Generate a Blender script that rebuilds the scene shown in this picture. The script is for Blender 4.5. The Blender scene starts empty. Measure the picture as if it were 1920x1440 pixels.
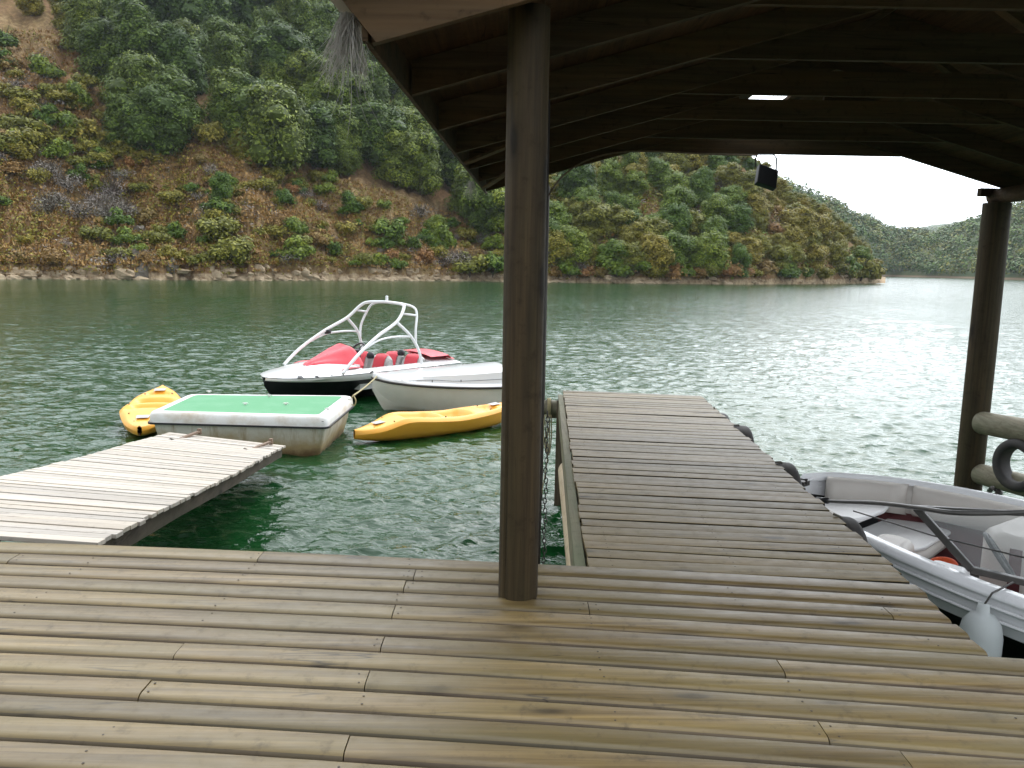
import bpy, math, random
import numpy as np
from mathutils import Vector, Matrix, noise as mnoise
random.seed(7); rnd = random.random
def U(a, b): return a + (b - a) * random.random()

# ------------------------------------------------------------ camera, world, sun, exposure
S = bpy.context.scene
CAMZ = 2.8
PITCH, ROLL, FPX = math.radians(8.39), math.radians(1.02), 1500.0
cF = Vector((0, math.cos(PITCH), -math.sin(PITCH)))
r0 = Vector((1, 0, 0)); u0 = Vector((0, math.sin(PITCH), math.cos(PITCH)))
cR = r0 * math.cos(ROLL) + u0 * math.sin(ROLL)
cU = u0 * math.cos(ROLL) - r0 * math.sin(ROLL)
cam_d = bpy.data.cameras.new("camera"); cam = bpy.data.objects.new("camera", cam_d)
S.collection.objects.link(cam); S.camera = cam
m = Matrix((cR, cU, -cF)).transposed().to_4x4(); m.translation = (0, 0, CAMZ)
cam.matrix_world = m
cam_d.sensor_width = 36.0; cam_d.lens = 36.0 * FPX / 1920.0
cam_d.clip_start = 0.05; cam_d.clip_end = 9000.0

SUN_EL, SUN_AZ = math.radians(42), math.radians(16)     # azimuth clockwise from +Y
SKY_BASE, SKY_GLOW = 13.5, 46.0
W = bpy.data.worlds.new("World"); S.world = W; W.use_nodes = True
wn = W.node_tree; wn.nodes.clear()
def wnode(t): return wn.nodes.new(t)
sky = wnode('ShaderNodeTexSky'); sky.sky_type = 'NISHITA'; sky.sun_disc = False
sky.sun_elevation = SUN_EL; sky.sun_rotation = SUN_AZ
geo = wnode('ShaderNodeTexCoord')
cn = wnode('ShaderNodeTexNoise'); cn.inputs['Scale'].default_value = 2.2; cn.inputs['Detail'].default_value = 5
cr = wnode('ShaderNodeValToRGB'); cr.color_ramp.elements[0].position = .3; cr.color_ramp.elements[1].position = .75
cr.color_ramp.elements[0].color = (.84, .90, .97, 1); cr.color_ramp.elements[1].color = (.95, .975, 1, 1)
mul = wnode('ShaderNodeVectorMath'); mul.operation = 'SCALE'; mul.inputs['Scale'].default_value = 16.0
mix = wnode('ShaderNodeMix'); mix.data_type = 'RGBA'; mix.inputs[0].default_value = .9
bg = wnode('ShaderNodeBackground'); bg.inputs['Strength'].default_value = 0.1
wo = wnode('ShaderNodeOutputWorld')
wn.links.new(geo.outputs['Generated'], cn.inputs['Vector']); wn.links.new(cn.outputs['Fac'], cr.inputs['Fac'])
wn.links.new(cr.outputs['Color'], mul.inputs[0]); wn.links.new(sky.outputs[0], mix.inputs[6])
# the veiled sun brightens the cloud sheet around it
dt = wnode('ShaderNodeVectorMath'); dt.operation = 'DOT_PRODUCT'; wn.links.new(geo.outputs['Generated'], dt.inputs[0])
dt.inputs[1].default_value = (math.sin(SUN_AZ) * math.cos(SUN_EL), math.cos(SUN_AZ) * math.cos(SUN_EL), math.sin(SUN_EL))
gl = wnode('ShaderNodeMapRange'); gl.inputs['From Min'].default_value = .1; gl.inputs['From Max'].default_value = 1.0
gl.inputs['To Min'].default_value = SKY_BASE; gl.inputs['To Max'].default_value = SKY_GLOW; gl.interpolation_type = 'SMOOTHSTEP'
wn.links.new(dt.outputs['Value'], gl.inputs['Value']); wn.links.new(gl.outputs[0], mul.inputs['Scale'])
wn.links.new(mul.outputs[0], mix.inputs[7]); wn.links.new(mix.outputs[2], bg.inputs['Color'])
wn.links.new(bg.outputs[0], wo.inputs['Surface'])
sd = bpy.data.lights.new("sun", 'SUN'); sd.energy = 0.6; sd.angle = math.radians(25); sd.color = (1, .97, .92)
sun = bpy.data.objects.new("sun", sd); S.collection.objects.link(sun)
sv = Vector((math.sin(SUN_AZ) * math.cos(SUN_EL), math.cos(SUN_AZ) * math.cos(SUN_EL), math.sin(SUN_EL)))
sun.rotation_euler = sv.to_track_quat('Z', 'Y').to_euler()
S.view_settings.view_transform = 'Standard'; S.view_settings.look = 'None'
S.view_settings.exposure = 0.0; S.view_settings.gamma = 1.0
S.render.engine = 'CYCLES'
S.cycles.max_bounces = 6; S.cycles.transparent_max_bounces = 8
try: S.cycles.use_denoising = True
except Exception: pass

# ------------------------------------------------------------ helpers
def ray(x, y): return cF * FPX + cR * (x - 960) + cU * (720 - y)
def P(x, y, z):
    d = ray(x, y); return Vector((0, 0, CAMZ)) + d * ((z - CAMZ) / d.z)
def PD(x, y, D):
    d = ray(x, y); return Vector((0, 0, CAMZ)) + d * (D / d.y)
def proj(w):
    w = Vector(w) - Vector((0, 0, CAMZ)); q = w.dot(cF)
    return 960 + FPX * w.dot(cR) / q, 720 - FPX * w.dot(cU) / q
C = S.collection
def tag(o, label=None, cat=None, group=None, kind=None):
    if label: o['label'] = label
    if cat: o['category'] = cat
    if group: o['group'] = group
    if kind: o['kind'] = kind
    return o
def empty(name, loc=(0, 0, 0), rz=0.0):
    o = bpy.data.objects.new(name, None); C.objects.link(o); o.location = loc; o.rotation_euler = (0, 0, rz)
    o.empty_display_size = .2
    return o
def frame_x(o, origin, sdir):          # local x = sdir, y = left of it
    o.location = origin; o.rotation_euler = (0, 0, math.atan2(sdir[1], sdir[0]))
class MB:
    def __init__(s): s.v = []; s.f = []; s.b = []; s.m = []; s.bid = 0.0; s.mi = 0
    def vert(s, p): s.v.append(tuple(p)); return len(s.v) - 1
    def face(s, idx): s.f.append(tuple(idx)); s.b.append(s.bid); s.m.append(s.mi)
    def box(s, c, d, rot=None, taper=1.0):
        c = Vector(c); hx, hy, hz = d[0] / 2, d[1] / 2, d[2] / 2; i = len(s.v)
        for z in (-1, 1):
            k = taper if z > 0 else 1.0
            for x, y in ((-1, -1), (1, -1), (1, 1), (-1, 1)):
                p = Vector((x * hx * k, y * hy * k, z * hz))
                if rot is not None: p = rot @ p
                s.v.append(tuple(c + p))
        for q in ((3, 2, 1, 0), (4, 5, 6, 7), (0, 1, 5, 4), (1, 2, 6, 5), (2, 3, 7, 6), (3, 0, 4, 7)):
            s.face([i + a for a in q])
    def beam(s, a, b, w, h, up=(0, 0, 1)):       # rectangular bar from a to b
        a, b = Vector(a), Vector(b); d = b - a; L = d.length; x = d.normalized()
        y = Vector(up).cross(x).normalized(); z = x.cross(y)
        s.box((a + b) / 2, (L, w, h), Matrix((x, y, z)).transposed())
    def tube(s, pts, r, n=8, caps=True):
        pts = [Vector(p) for p in pts]; N = len(pts); rs = r if isinstance(r, (list, tuple)) else [r] * N
        base = len(s.v); prev = None
        for k, p in enumerate(pts):
            t = (pts[min(k + 1, N - 1)] - pts[max(k - 1, 0)]).normalized()
            if prev is None:
                a = Vector((0, 0, 1)) if abs(t.z) < .9 else Vector((1, 0, 0)); a = t.cross(a).normalized()
            else: a = (prev - t * prev.dot(t)).normalized()
            prev = a; bb = t.cross(a)
            for j in range(n):
                th = 2 * math.pi * j / n
                s.v.append(tuple(p + (a * math.cos(th) + bb * math.sin(th)) * rs[k]))
        for k in range(N - 1):
            for j in range(n):
                j2 = (j + 1) % n
                s.face((base + k * n + j, base + k * n + j2, base + (k + 1) * n + j2, base + (k + 1) * n + j))
        if caps:
            s.face([base + j for j in range(n)][::-1]); s.face([base + (N - 1) * n + j for j in range(n)])
    def grid(s, rows, close_u=False, flip=False):    # rows: list of equal-length point lists
        base = len(s.v); n = len(rows[0])
        for r_ in rows:
            for p in r_: s.v.append(tuple(p))
        for i in range(len(rows) - 1):
            for j in range(n if close_u else n - 1):
                j2 = (j + 1) % n
                q = (base + i * n + j, base + i * n + j2, base + (i + 1) * n + j2, base + (i + 1) * n + j)
                s.face(q[::-1] if flip else q)
    def lathe(s, c, ax, prof, n=24):               # prof: (radius, along) pairs around axis ax
        c = Vector(c); ax = Vector(ax).normalized()
        a = ax.cross(Vector((0, 0, 1)) if abs(ax.z) < .9 else Vector((1, 0, 0))).normalized(); b = ax.cross(a)
        rows = []
        for r_, h in prof:
            rows.append([c + ax * h + (a * math.cos(2 * math.pi * j / n) + b * math.sin(2 * math.pi * j / n)) * r_ for j in range(n)])
        s.grid(rows, close_u=True)
    def poly(s, pts): i = len(s.v); s.v += [tuple(p) for p in pts]; s.face(range(i, i + len(pts)))
    def build(s, name, mats, parent=None, smooth=False, loc=None, rz=None, solid=0, bevel=0, sub=0, auto=None):
        me = bpy.data.meshes.new(name); me.from_pydata(s.v, [], s.f)
        if not isinstance(mats, (list, tuple)): mats = [mats]
        for q in mats: me.materials.append(q)
        at = me.attributes.new('bid', 'FLOAT', 'FACE'); at.data.foreach_set('value', s.b)
        me.polygons.foreach_set('material_index', s.m)
        if smooth: me.polygons.foreach_set('use_smooth', [True] * len(s.f))
        me.update()
        o = bpy.data.objects.new(name, me); C.objects.link(o)
        if parent is not None: o.parent = parent
        if loc is not None: o.location = loc
        if rz is not None: o.rotation_euler = (0, 0, rz)
        if auto: 
            try: me.set_sharp_from_angle(angle=math.radians(auto))
            except Exception: pass
        if bevel:
            q = o.modifiers.new('b', 'BEVEL'); q.width = bevel; q.segments = 2; q.limit_method = 'ANGLE'; q.angle_limit = math.radians(40)
        if sub:
            q = o.modifiers.new('s', 'SUBSURF'); q.levels = sub; q.render_levels = sub
        if solid:
            q = o.modifiers.new('t', 'SOLIDIFY'); q.thickness = solid; q.offset = -1
        return o
def catmull(pts, n):
    pts = [Vector(p) for p in pts]; out = []
    for i in range(len(pts) - 1):
        p0 = pts[max(i - 1, 0)]; p1 = pts[i]; p2 = pts[i + 1]; p3 = pts[min(i + 2, len(pts) - 1)]
        for k in range(n):
            t = k / n
            out.append(0.5 * ((2 * p1) + (p2 - p0) * t + (2 * p0 - 5 * p1 + 4 * p2 - p3) * t * t + (3 * p1 - p0 - 3 * p2 + p3) * t ** 3))
    out.append(pts[-1]); return out
def sinterp(x, xs, ys):                 # smooth monotone-ish interpolation of a table
    if x <= xs[0]: return ys[0]
    if x >= xs[-1]: return ys[-1]
    for i in range(len(xs) - 1):
        if x <= xs[i + 1]:
            t = (x - xs[i]) / (xs[i + 1] - xs[i])
            y0, y1, y2, y3 = ys[max(i - 1, 0)], ys[i], ys[i + 1], ys[min(i + 2, len(ys) - 1)]
            m1 = (y2 - y0) / (xs[i + 1] - xs[max(i - 1, 0)]) * (xs[i + 1] - xs[i])
            m2 = (y3 - y1) / (xs[min(i + 2, len(xs) - 1)] - xs[i]) * (xs[i + 1] - xs[i])
            return (2 * t ** 3 - 3 * t * t + 1) * y1 + (t ** 3 - 2 * t * t + t) * m1 + (-2 * t ** 3 + 3 * t * t) * y2 + (t ** 3 - t * t) * m2

# ------------------------------------------------------------ materials
class NT:
    def __init__(s, name):
        s.m = bpy.data.materials.new(name); s.m.use_nodes = True; s.t = s.m.node_tree; s.t.nodes.clear()
        s.out = s.n('ShaderNodeOutputMaterial'); s.b = s.n('ShaderNodeBsdfPrincipled'); s.l(s.b.outputs[0], s.out.inputs[0])
    def n(s, t, **k):
        q = s.t.nodes.new(t)
        for a, v in k.items():
            if a in q.inputs: q.inputs[a].default_value = v
            else: setattr(q, a, v)
        return q
    def l(s, a, b): s.t.links.new(a, b)
    def mapping(s, src, scale, loc=(0, 0, 0)):
        q = s.n('ShaderNodeMapping'); q.inputs['Scale'].default_value = scale; q.inputs['Location'].default_value = loc
        s.l(src, q.inputs['Vector']); return q.outputs[0]
    def noise(s, vec, scale, detail=4, rough=.55, dist=0.0):
        q = s.n('ShaderNodeTexNoise'); q.inputs['Scale'].default_value = scale; q.inputs['Detail'].default_value = detail
        q.inputs['Roughness'].default_value = rough; q.inputs['Distortion'].default_value = dist
        s.l(vec, q.inputs['Vector']); return q.outputs['Fac']
    def ramp(s, fac, stops):
        q = s.n('ShaderNodeValToRGB'); e = q.color_ramp.elements
        while len(e) < len(stops): e.new(.5)
        for k, (p, c) in enumerate(stops):
            e[k].position = p
            e[k].color = (c, c, c, 1) if isinstance(c, (int, float)) else (*c, 1)
        s.l(fac, q.inputs['Fac']); return q.outputs['Color']
    def mix(s, fac, a, b, mode='MIX'):
        q = s.n('ShaderNodeMix'); q.data_type = 'RGBA'; q.blend_type = mode
        for sock, v in ((q.inputs[0], fac), (q.inputs[6], a), (q.inputs[7], b)):
            if isinstance(v, (int, float)): sock.default_value = v
            elif isinstance(v, tuple): sock.default_value = (*v, 1)
            else: s.l(v, sock)
        return q.outputs[2]
    def math(s, op, a, b=None):
        q = s.n('ShaderNodeMath'); q.operation = op
        for i, v in enumerate((a, b)):
            if v is None: continue
            if isinstance(v, (int, float)): q.inputs[i].default_value = v
            else: s.l(v, q.inputs[i])
        return q.outputs[0]
    def bump(s, h, strength, dist, normal=None):
        q = s.n('ShaderNodeBump'); q.inputs['Strength'].default_value = strength; q.inputs['Distance'].default_value = dist
        s.l(h, q.inputs['Height'])
        if normal is not None: s.l(normal, q.inputs['Normal'])
        return q.outputs[0]
    def attr(s, name='bid'):
        q = s.n('ShaderNodeAttribute'); q.attribute_name = name; return q
    def done(s, col=None, rough=None, nor=None, **k):
        for nm, v in (('Base Color', col), ('Roughness', rough), ('Normal', nor)):
            if v is None: continue
            if isinstance(v, (int, float)): s.b.inputs[nm].default_value = v
            elif isinstance(v, tuple): s.b.inputs[nm].default_value = (*v, 1)
            else: s.l(v, s.b.inputs[nm])
        for a, v in k.items(): s.b.inputs[a.replace('_', ' ')].default_value = v
        return s.m
def wood(name, light, dark, stain, axis='x', rough=.55, var=.35, knots=True, spec=.35, patch=None):
    t = NT(name); tc = t.n('ShaderNodeTexCoord').outputs['Object']
    bid = t.attr().outputs['Fac']
    cmb = t.n('ShaderNodeCombineXYZ'); t.l(t.math('MULTIPLY', bid, 37.0), cmb.inputs[0]); t.l(t.math('MULTIPLY', bid, 91.0), cmb.inputs[1])
    ad = t.n('ShaderNodeVectorMath'); ad.operation = 'ADD'; t.l(tc, ad.inputs[0]); t.l(cmb.outputs[0], ad.inputs[1]); v = ad.outputs[0]
    sc = {'x': (1.2, 34, 34), 'y': (34, 1.2, 34), 'z': (34, 34, 1.2)}[axis]
    sc2 = {'x': (.5, 5, 5), 'y': (5, .5, 5), 'z': (5, 5, .5)}[axis]
    g = t.noise(t.mapping(v, sc), 1.0, 7, .62, .4)
    g2 = t.noise(t.mapping(v, sc2), 1.0, 4, .6, .3)
    col = t.mix(t.ramp(g, [(.32, 0.0), (.7, 1.0)]), dark, light)
    col = t.mix(t.ramp(g2, [(.42, 0.0), (.72, .75)]), col, stain)
    vv = t.math('MULTIPLY_ADD', bid, var); t.t.nodes[-1].inputs[2].default_value = 1.0 - var / 2
    vc = t.n('ShaderNodeCombineXYZ'); [t.l(vv, vc.inputs[i]) for i in range(3)]
    col = t.mix(1.0, col, vc.outputs[0], 'MULTIPLY')
    h = g
    if knots:
        vo = t.n('ShaderNodeTexVoronoi'); vo.inputs['Scale'].default_value = 1.0
        ks = {'x': (1.6, 5.5, 5.5), 'y': (5.5, 1.6, 5.5), 'z': (4.5, 4.5, 1.4)}[axis]
        t.l(t.mapping(v, ks), vo.inputs['Vector'])
        nz = t.math('ADD', vo.outputs['Distance'], t.math('MULTIPLY', g, .08))
        k2_ = t.ramp(nz, [(.17, .5), (.30, 0.0)]); col = t.mix(k2_, col, tuple(c * .8 for c in dark))
        k = t.ramp(nz, [(.125, 1.0), (.17, 0.0)])
        col = t.mix(t.math('MULTIPLY', k, .75), col, tuple(c * .28 for c in dark))
    ck = t.noise(t.mapping(v, {'x': (.5, 9, 9), 'y': (9, .5, 9), 'z': (9, 9, .5)}[axis], (3, 1, 2)), 1.0, 3, .5, .3)
    cm = t.noise(t.mapping(v, (1.3, 1.3, 1.3), (8, 8, 8)), 1.0, 2)
    line = t.ramp(ck, [(.492, 0.0), (.5, .85), (.508, 0.0)])
    col = t.mix(t.math('MULTIPLY', line, t.ramp(cm, [(.5, 0.0), (.6, 1.0)])), col, tuple(c * .3 for c in dark))
    sp = t.noise(t.mapping(v, (14, 14, 14)), 1.0, 6, .7)
    col = t.mix(t.ramp(sp, [(.56, 0.0), (.74, .6)]), col, tuple(c * .45 for c in dark))
    if patch: 
        pn = t.noise(t.mapping(tc, (1.3, 2.6, 1.3)), 1.0, 6, .7)
        col = t.mix(t.ramp(pn, [(.48, 0.0), (.66, .5)]), col, patch)
    rg = t.math('MULTIPLY_ADD', sp, .35); t.t.nodes[-1].inputs[2].default_value = rough - .15
    return t.done(col, rg, t.bump(h, .35, .004), Specular_IOR_Level=spec)
def plain(name, col, rough=.4, metal=0.0, nscale=6.0, amount=.25, dark=None, bumpd=0.0, spec=.5, coat=0.0):
    t = NT(name); tc = t.n('ShaderNodeTexCoord').outputs['Object']
    n = t.noise(t.mapping(tc, (nscale,) * 3), 1.0, 6, .65)
    c = t.mix(t.ramp(n, [(.4, 0.0), (.8, amount)]), col, dark or tuple(q * .4 for q in col))
    r = t.math('MULTIPLY_ADD', n, .25); t.t.nodes[-1].inputs[2].default_value = max(rough - .12, .02)
    return t.done(c, r, t.bump(n, .3, bumpd) if bumpd else None, Metallic=metal, Specular_IOR_Level=spec, Coat_Weight=coat)

M = {}
M['deck'] = wood('deck_pine', (.220, .153, .062), (.085, .056, .021), (.150, .116, .040), 'x', .38, .5, spec=.5, patch=(.135, .105, .045))
M['deck_edge'] = wood('deck_pine_dirty_shaded_edge', (.13, .095, .06), (.07, .05, .032), (.09, .08, .045), 'x', .6, .4, spec=.3)  # dirt and the bevel's shading, both put into the edge colour
M['gap_shade_dirt'] = wood('grimy_shaded_board_side', (.035, .028, .02), (.02, .016, .011), (.02, .02, .012), 'x', .8, .3, knots=False, spec=.1)  # weathering dirt plus the shade of the board gaps, painted as a darker wood
M['pier'] = wood('pier_pine', (.215, .156, .072), (.095, .067, .029), (.148, .115, .048), 'x', .48, .5, spec=.36, patch=(.155, .122, .062))
M['white_wood'] = wood('weathered_boards', (.50, .465, .415), (.38, .33, .28), (.50, .42, .32), 'x', .6, .3, knots=False)
M['beam'] = wood('stringer_wood', (.26, .23, .14), (.13, .11, .07), (.12, .14, .07), 'y', .7, .3)
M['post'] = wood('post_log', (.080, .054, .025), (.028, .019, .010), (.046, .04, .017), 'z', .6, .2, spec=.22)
M['darkbeam'] = wood('dark_stringer', (.10, .075, .05), (.05, .037, .025), (.06, .05, .03), 'y', .8, .3)
M['rail'] = wood('peeled_log', (.30, .27, .19), (.17, .15, .10), (.15, .17, .10), 'y', .65, .2)
M['log'] = wood('pale_log', (.50, .40, .26), (.34, .25, .15), (.42, .36, .24), 'y', .6, .1)
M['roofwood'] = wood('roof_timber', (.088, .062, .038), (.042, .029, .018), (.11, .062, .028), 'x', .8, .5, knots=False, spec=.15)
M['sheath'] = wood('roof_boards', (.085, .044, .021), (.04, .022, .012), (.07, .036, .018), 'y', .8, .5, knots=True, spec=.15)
M['sheet'] = plain('zinc_sheet', (.30, .29, .27), .5, .3, 3)
M['nail'] = plain('nail_steel', (.07, .055, .042), .6, .3)
M['rubber'] = plain('tyre_rubber', (.028, .026, .026), .7, 0, 14, .8, (.07, .06, .05), .004)
M['rope'] = plain('pale_rope', (.42, .36, .2), .9, 0, 60, .6, None, .003)
M['darkrope'] = plain('dark_rope', (.10, .09, .07), .9, 0, 60, .6, None, .003)
M['steel'] = plain('dark_steel', (.05, .045, .04), .5, .4, 20, .5)
M['rust'] = plain('rusty_arm', (.22, .15, .10), .8, .1, 25, .8, (.06, .05, .045), .003)
M['black'] = plain('black_plastic', (.012, .013, .015), .45, 0, 8, .3)
M['gelwhite'] = plain('gelcoat_white', (.80, .80, .79), .18, 0, 2, .12, (.55, .54, .5), coat=.4)
M['gelcream'] = plain('gelcoat_cream', (.74, .72, .65), .3, 0, 2.2, .35, (.5, .46, .36), coat=.2)
M['gelblack'] = plain('gelcoat_black', (.010, .010, .012), .45, 0, 4, .2, spec=.25)
M['red'] = plain('red_vinyl', (.62, .03, .05), .45, 0, 7, .25, (.4, .02, .03), .004)
M['grey_vinyl'] = plain('grey_vinyl', (.42, .41, .39), .5, 0, 7, .3)
M['silver'] = plain('silver_gelcoat', (.84, .845, .86), .25, 0, 2.5, .25, (.48, .48, .49), coat=.5)
M['cream_vinyl'] = plain('cream_vinyl', (.60, .565, .52), .5, 0, 5, .3, (.42, .38, .34), .004)
M['white_vinyl'] = plain('white_vinyl', (.80, .80, .80), .35, 0, 5, .12, (.6, .6, .6))
M['maroon'] = plain('maroon_panel', (.10, .018, .02), .7, 0, 8, .5)
M['carpet'] = plain('grey_carpet', (.10, .095, .09), .95, 0, 40, .5)
M['orange'] = plain('orange_cloth', (.75, .10, .02), .7, 0, 12, .4)
M['alu'] = plain('windshield_frame', (.085, .08, .075), .35, .3, 8, .4)
M['tower'] = plain('white_tube', (.80, .80, .80), .25, 0, 6, .15)
M['lamp'] = plain('lamp_white', (.85, .85, .85), .3)
t = NT('clear_pane'); M['pane'] = t.done((.7, .74, .74), .04, None, Alpha=.14)
t = NT('fender_plastic'); M['fender'] = t.done((.74, .78, .78), .35, None, Transmission_Weight=.3, IOR=1.2)
# kayak plastic, green carpet, stained float hull
t = NT('kayak_plastic'); tc = t.n('ShaderNodeTexCoord').outputs['Object']
n = t.noise(t.mapping(tc, (2.5, 6, 6)), 1, 5, .6)
M['kayak'] = t.done(t.mix(t.ramp(n, [(.4, 0.0), (.75, .5)]), (.86, .42, .05), (.78, .30, .02)), .38, t.bump(n, .2, .004))
t = NT('green_turf'); tc = t.n('ShaderNodeTexCoord').outputs['Object']
n = t.noise(t.mapping(tc, (2, 2, 2)), 1, 5, .6); n2 = t.noise(t.mapping(tc, (150, 150, 150)), 1, 2)
c = t.mix(t.ramp(n, [(.45, 0.0), (.75, .6)]), (.12, .32, .165), (.19, .38, .24)); c = t.mix(t.ramp(n2, [(.3, .35), (.6, 0.0)]), c, (.04, .2, .09))
M['turf'] = t.done(c, .9, t.bump(n2, .4, .004))
t = NT('stained_fibreglass'); tc = t.n('ShaderNodeTexCoord').outputs['Object']
sx = t.n('ShaderNodeSeparateXYZ'); t.l(tc, sx.inputs[0])
n = t.noise(t.mapping(tc, (1.8, 1.8, 2.2)), 1, 6, .65); ns = t.noise(t.mapping(tc, (9, 9, .8)), 1, 5, .7); n3 = t.noise(t.mapping(tc, (14, 14, 14)), 1, 6, .7)
zz = t.math('ADD', t.math('MULTIPLY', sx.outputs[2], 1.5), t.math('MULTIPLY', n, .9))
c = t.mix(t.ramp(zz, [(.68, 1.0), (1.22, .15)]), (.66, .64, .57), (.38, .28, .14))
c = t.mix(t.ramp(ns, [(.48, 0.0), (.66, .75)]), c, (.33, .24, .13))
c = t.mix(t.ramp(zz, [(.44, .95), (.64, 0.0)]), c, (.13, .075, .03))
c = t.mix(t.ramp(n3, [(.63, 0.0), (.72, .5)]), c, (.15, .14, .10))
M['stain'] = t.done(c, .55)
t = NT('worn_rim'); tc = t.n('ShaderNodeTexCoord').outputs['Object']
n = t.noise(t.mapping(tc, (2.3, 2.3, 2.3)), 1, 6, .65)
M['rim'] = t.done(t.mix(t.ramp(n, [(.45, 0.0), (.7, .8)]), (.78, .77, .74), (.52, .42, .30)), .5)
t = NT('grey_twigs'); M['tuft'] = t.done((.30, .28, .25), .9)
# foliage
def foliage(name, a, b, c3):
    t = NT(name); bid = t.attr().outputs['Fac']; oi = t.n('ShaderNodeObjectInfo')
    col = t.ramp(bid, [(0, a), (.5, b), (1, c3)])
    hs = t.n('ShaderNodeHueSaturation'); t.l(col, hs.inputs['Color'])
    v = t.math('MULTIPLY_ADD', oi.outputs['Random'], .5); t.t.nodes[-1].inputs[2].default_value = .75
    t.l(v, hs.inputs['Value'])
    h = t.math('MULTIPLY_ADD', oi.outputs['Random'], -.045); t.t.nodes[-1].inputs[2].default_value = .52
    t.l(h, hs.inputs['Hue'])
    if name != 'grey_twig_leaves': hs.inputs['Saturation'].default_value = 1.08
    return t.done(hs.outputs[0], .55, None, Specular_IOR_Level=.25)
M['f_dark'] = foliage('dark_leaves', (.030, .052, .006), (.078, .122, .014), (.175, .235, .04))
M['f_mid'] = foliage('green_leaves', (.045, .078, .010), (.105, .165, .020), (.21, .27, .045))
M['f_olive'] = foliage('olive_leaves', (.095, .092, .012), (.205, .195, .030), (.34, .30, .062))
M['f_brown'] = foliage('dry_leaves', (.13, .075, .022), (.24, .15, .05), (.36, .25, .095))
M['f_grey'] = foliage('grey_twig_leaves', (.13, .11, .09), (.24, .21, .175), (.34, .30, .25))
M['f_grass'] = foliage('dry_grass', (.24, .15, .05), (.38, .25, .09), (.48, .36, .16))
M['bark'] = plain('bark', (.10, .075, .05), .9, 0, 6, .6, None, .02)
t = NT('hillside_soil'); g = t.n('ShaderNodeNewGeometry'); pos = g.outputs['Position']
n1 = t.noise(t.mapping(pos, (.045,) * 3), 1, 6, .6, .5); n2 = t.noise(t.mapping(pos, (.16,) * 3), 1, 7, .65, .4); n3 = t.noise(t.mapping(pos, (1.1,) * 3), 1, 7, .7)
c = t.mix(t.ramp(n1, [(.42, 0.0), (.60, 1.0)]), (.26, .15, .074), (.36, .26, .13))
c = t.mix(t.ramp(n2, [(.50, 0.0), (.66, .85)]), c, (.13, .12, .035))
c = t.mix(t.ramp(n3, [(.42, .75), (.60, 0.0)]), c, (.15, .09, .045))
c = t.mix(t.ramp(n3, [(.60, 0.0), (.74, .7)]), c, (.42, .31, .16))
sz = t.n('ShaderNodeSeparateXYZ'); t.l(pos, sz.inputs[0])
zb = t.math('ADD', sz.outputs[2], t.math('MULTIPLY', n2, -1.6))
c = t.mix(t.ramp(zb, [(.18, 1.0), (.42, 0.0)]), c, t.mix(t.ramp(n3, [(.38, 1.0), (.62, 0.0)]), (.50, .39, .25), (.22, .15, .09)))
M['soil'] = t.done(c, .95, t.bump(n3, .8, .35), Specular_IOR_Level=.1)
M['rock'] = plain('grey_rock', (.20, .175, .14), .9, 0, 1.6, .9, (.10, .09, .08), .06, spec=.2)
M['palerock'] = plain('pale_rock', (.46, .36, .24), .9, 0, 1.6, .8, (.20, .14, .09), .05, spec=.2)
t = NT('far_soil'); g = t.n('ShaderNodeNewGeometry'); pos = g.outputs['Position']
n1 = t.noise(t.mapping(pos, (.03,) * 3), 1, 7, .7)
c = t.mix(t.ramp(n1, [(.40, 0.0), (.66, 1.0)]), (.045, .08, .02), (.13, .125, .045))
sz = t.n('ShaderNodeSeparateXYZ'); t.l(pos, sz.inputs[0])
c = t.mix(t.ramp(t.math('MULTIPLY', sz.outputs[2], .4), [(.3, 1.0), (.62, 0.0)]), c, (.26, .18, .11))
M['farsoil'] = t.done(c, .95)
# water
t = NT('lake_water'); g = t.n('ShaderNodeNewGeometry'); pos = g.outputs['Position']
rm = t.n('ShaderNodeMapping'); rm.inputs['Rotation'].default_value = (0, 0, math.radians(18)); t.l(pos, rm.inputs['Vector']); q = rm.outputs[0]
w3 = t.noise(t.mapping(q, (1.0, 1.6, 1), (2, 9, 0)), 9.0, 3, .55, .5)
w4 = t.noise(t.mapping(q, (1.0, 1.9, 1), (5, 2, 0)), 1.3, 3, .6, .5)
nb = t.bump(w3, 1.0, .016); nb = t.bump(w4, 1.0, .04, nb); w5 = t.noise(t.mapping(q, (1.0, 2.2, 1), (1, 4, 0)), .45, 3, .65, .5); nb = t.bump(w5, 1.0, .10, nb)
ln = t.n('ShaderNodeVectorMath'); ln.operation = 'LENGTH'; t.l(pos, ln.inputs[0])
mr = t.n('ShaderNodeMapRange'); t.l(ln.outputs['Value'], mr.inputs['Value']); mr.inputs['From Min'].default_value = 8; mr.inputs['From Max'].default_value = 130
mr.inputs['To Min'].default_value = .05; mr.inputs['To Max'].default_value = .12
M['water'] = t.done((.006, .046, .011), mr.outputs[0], nb, IOR=1.333, Specular_IOR_Level=.5)

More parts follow.
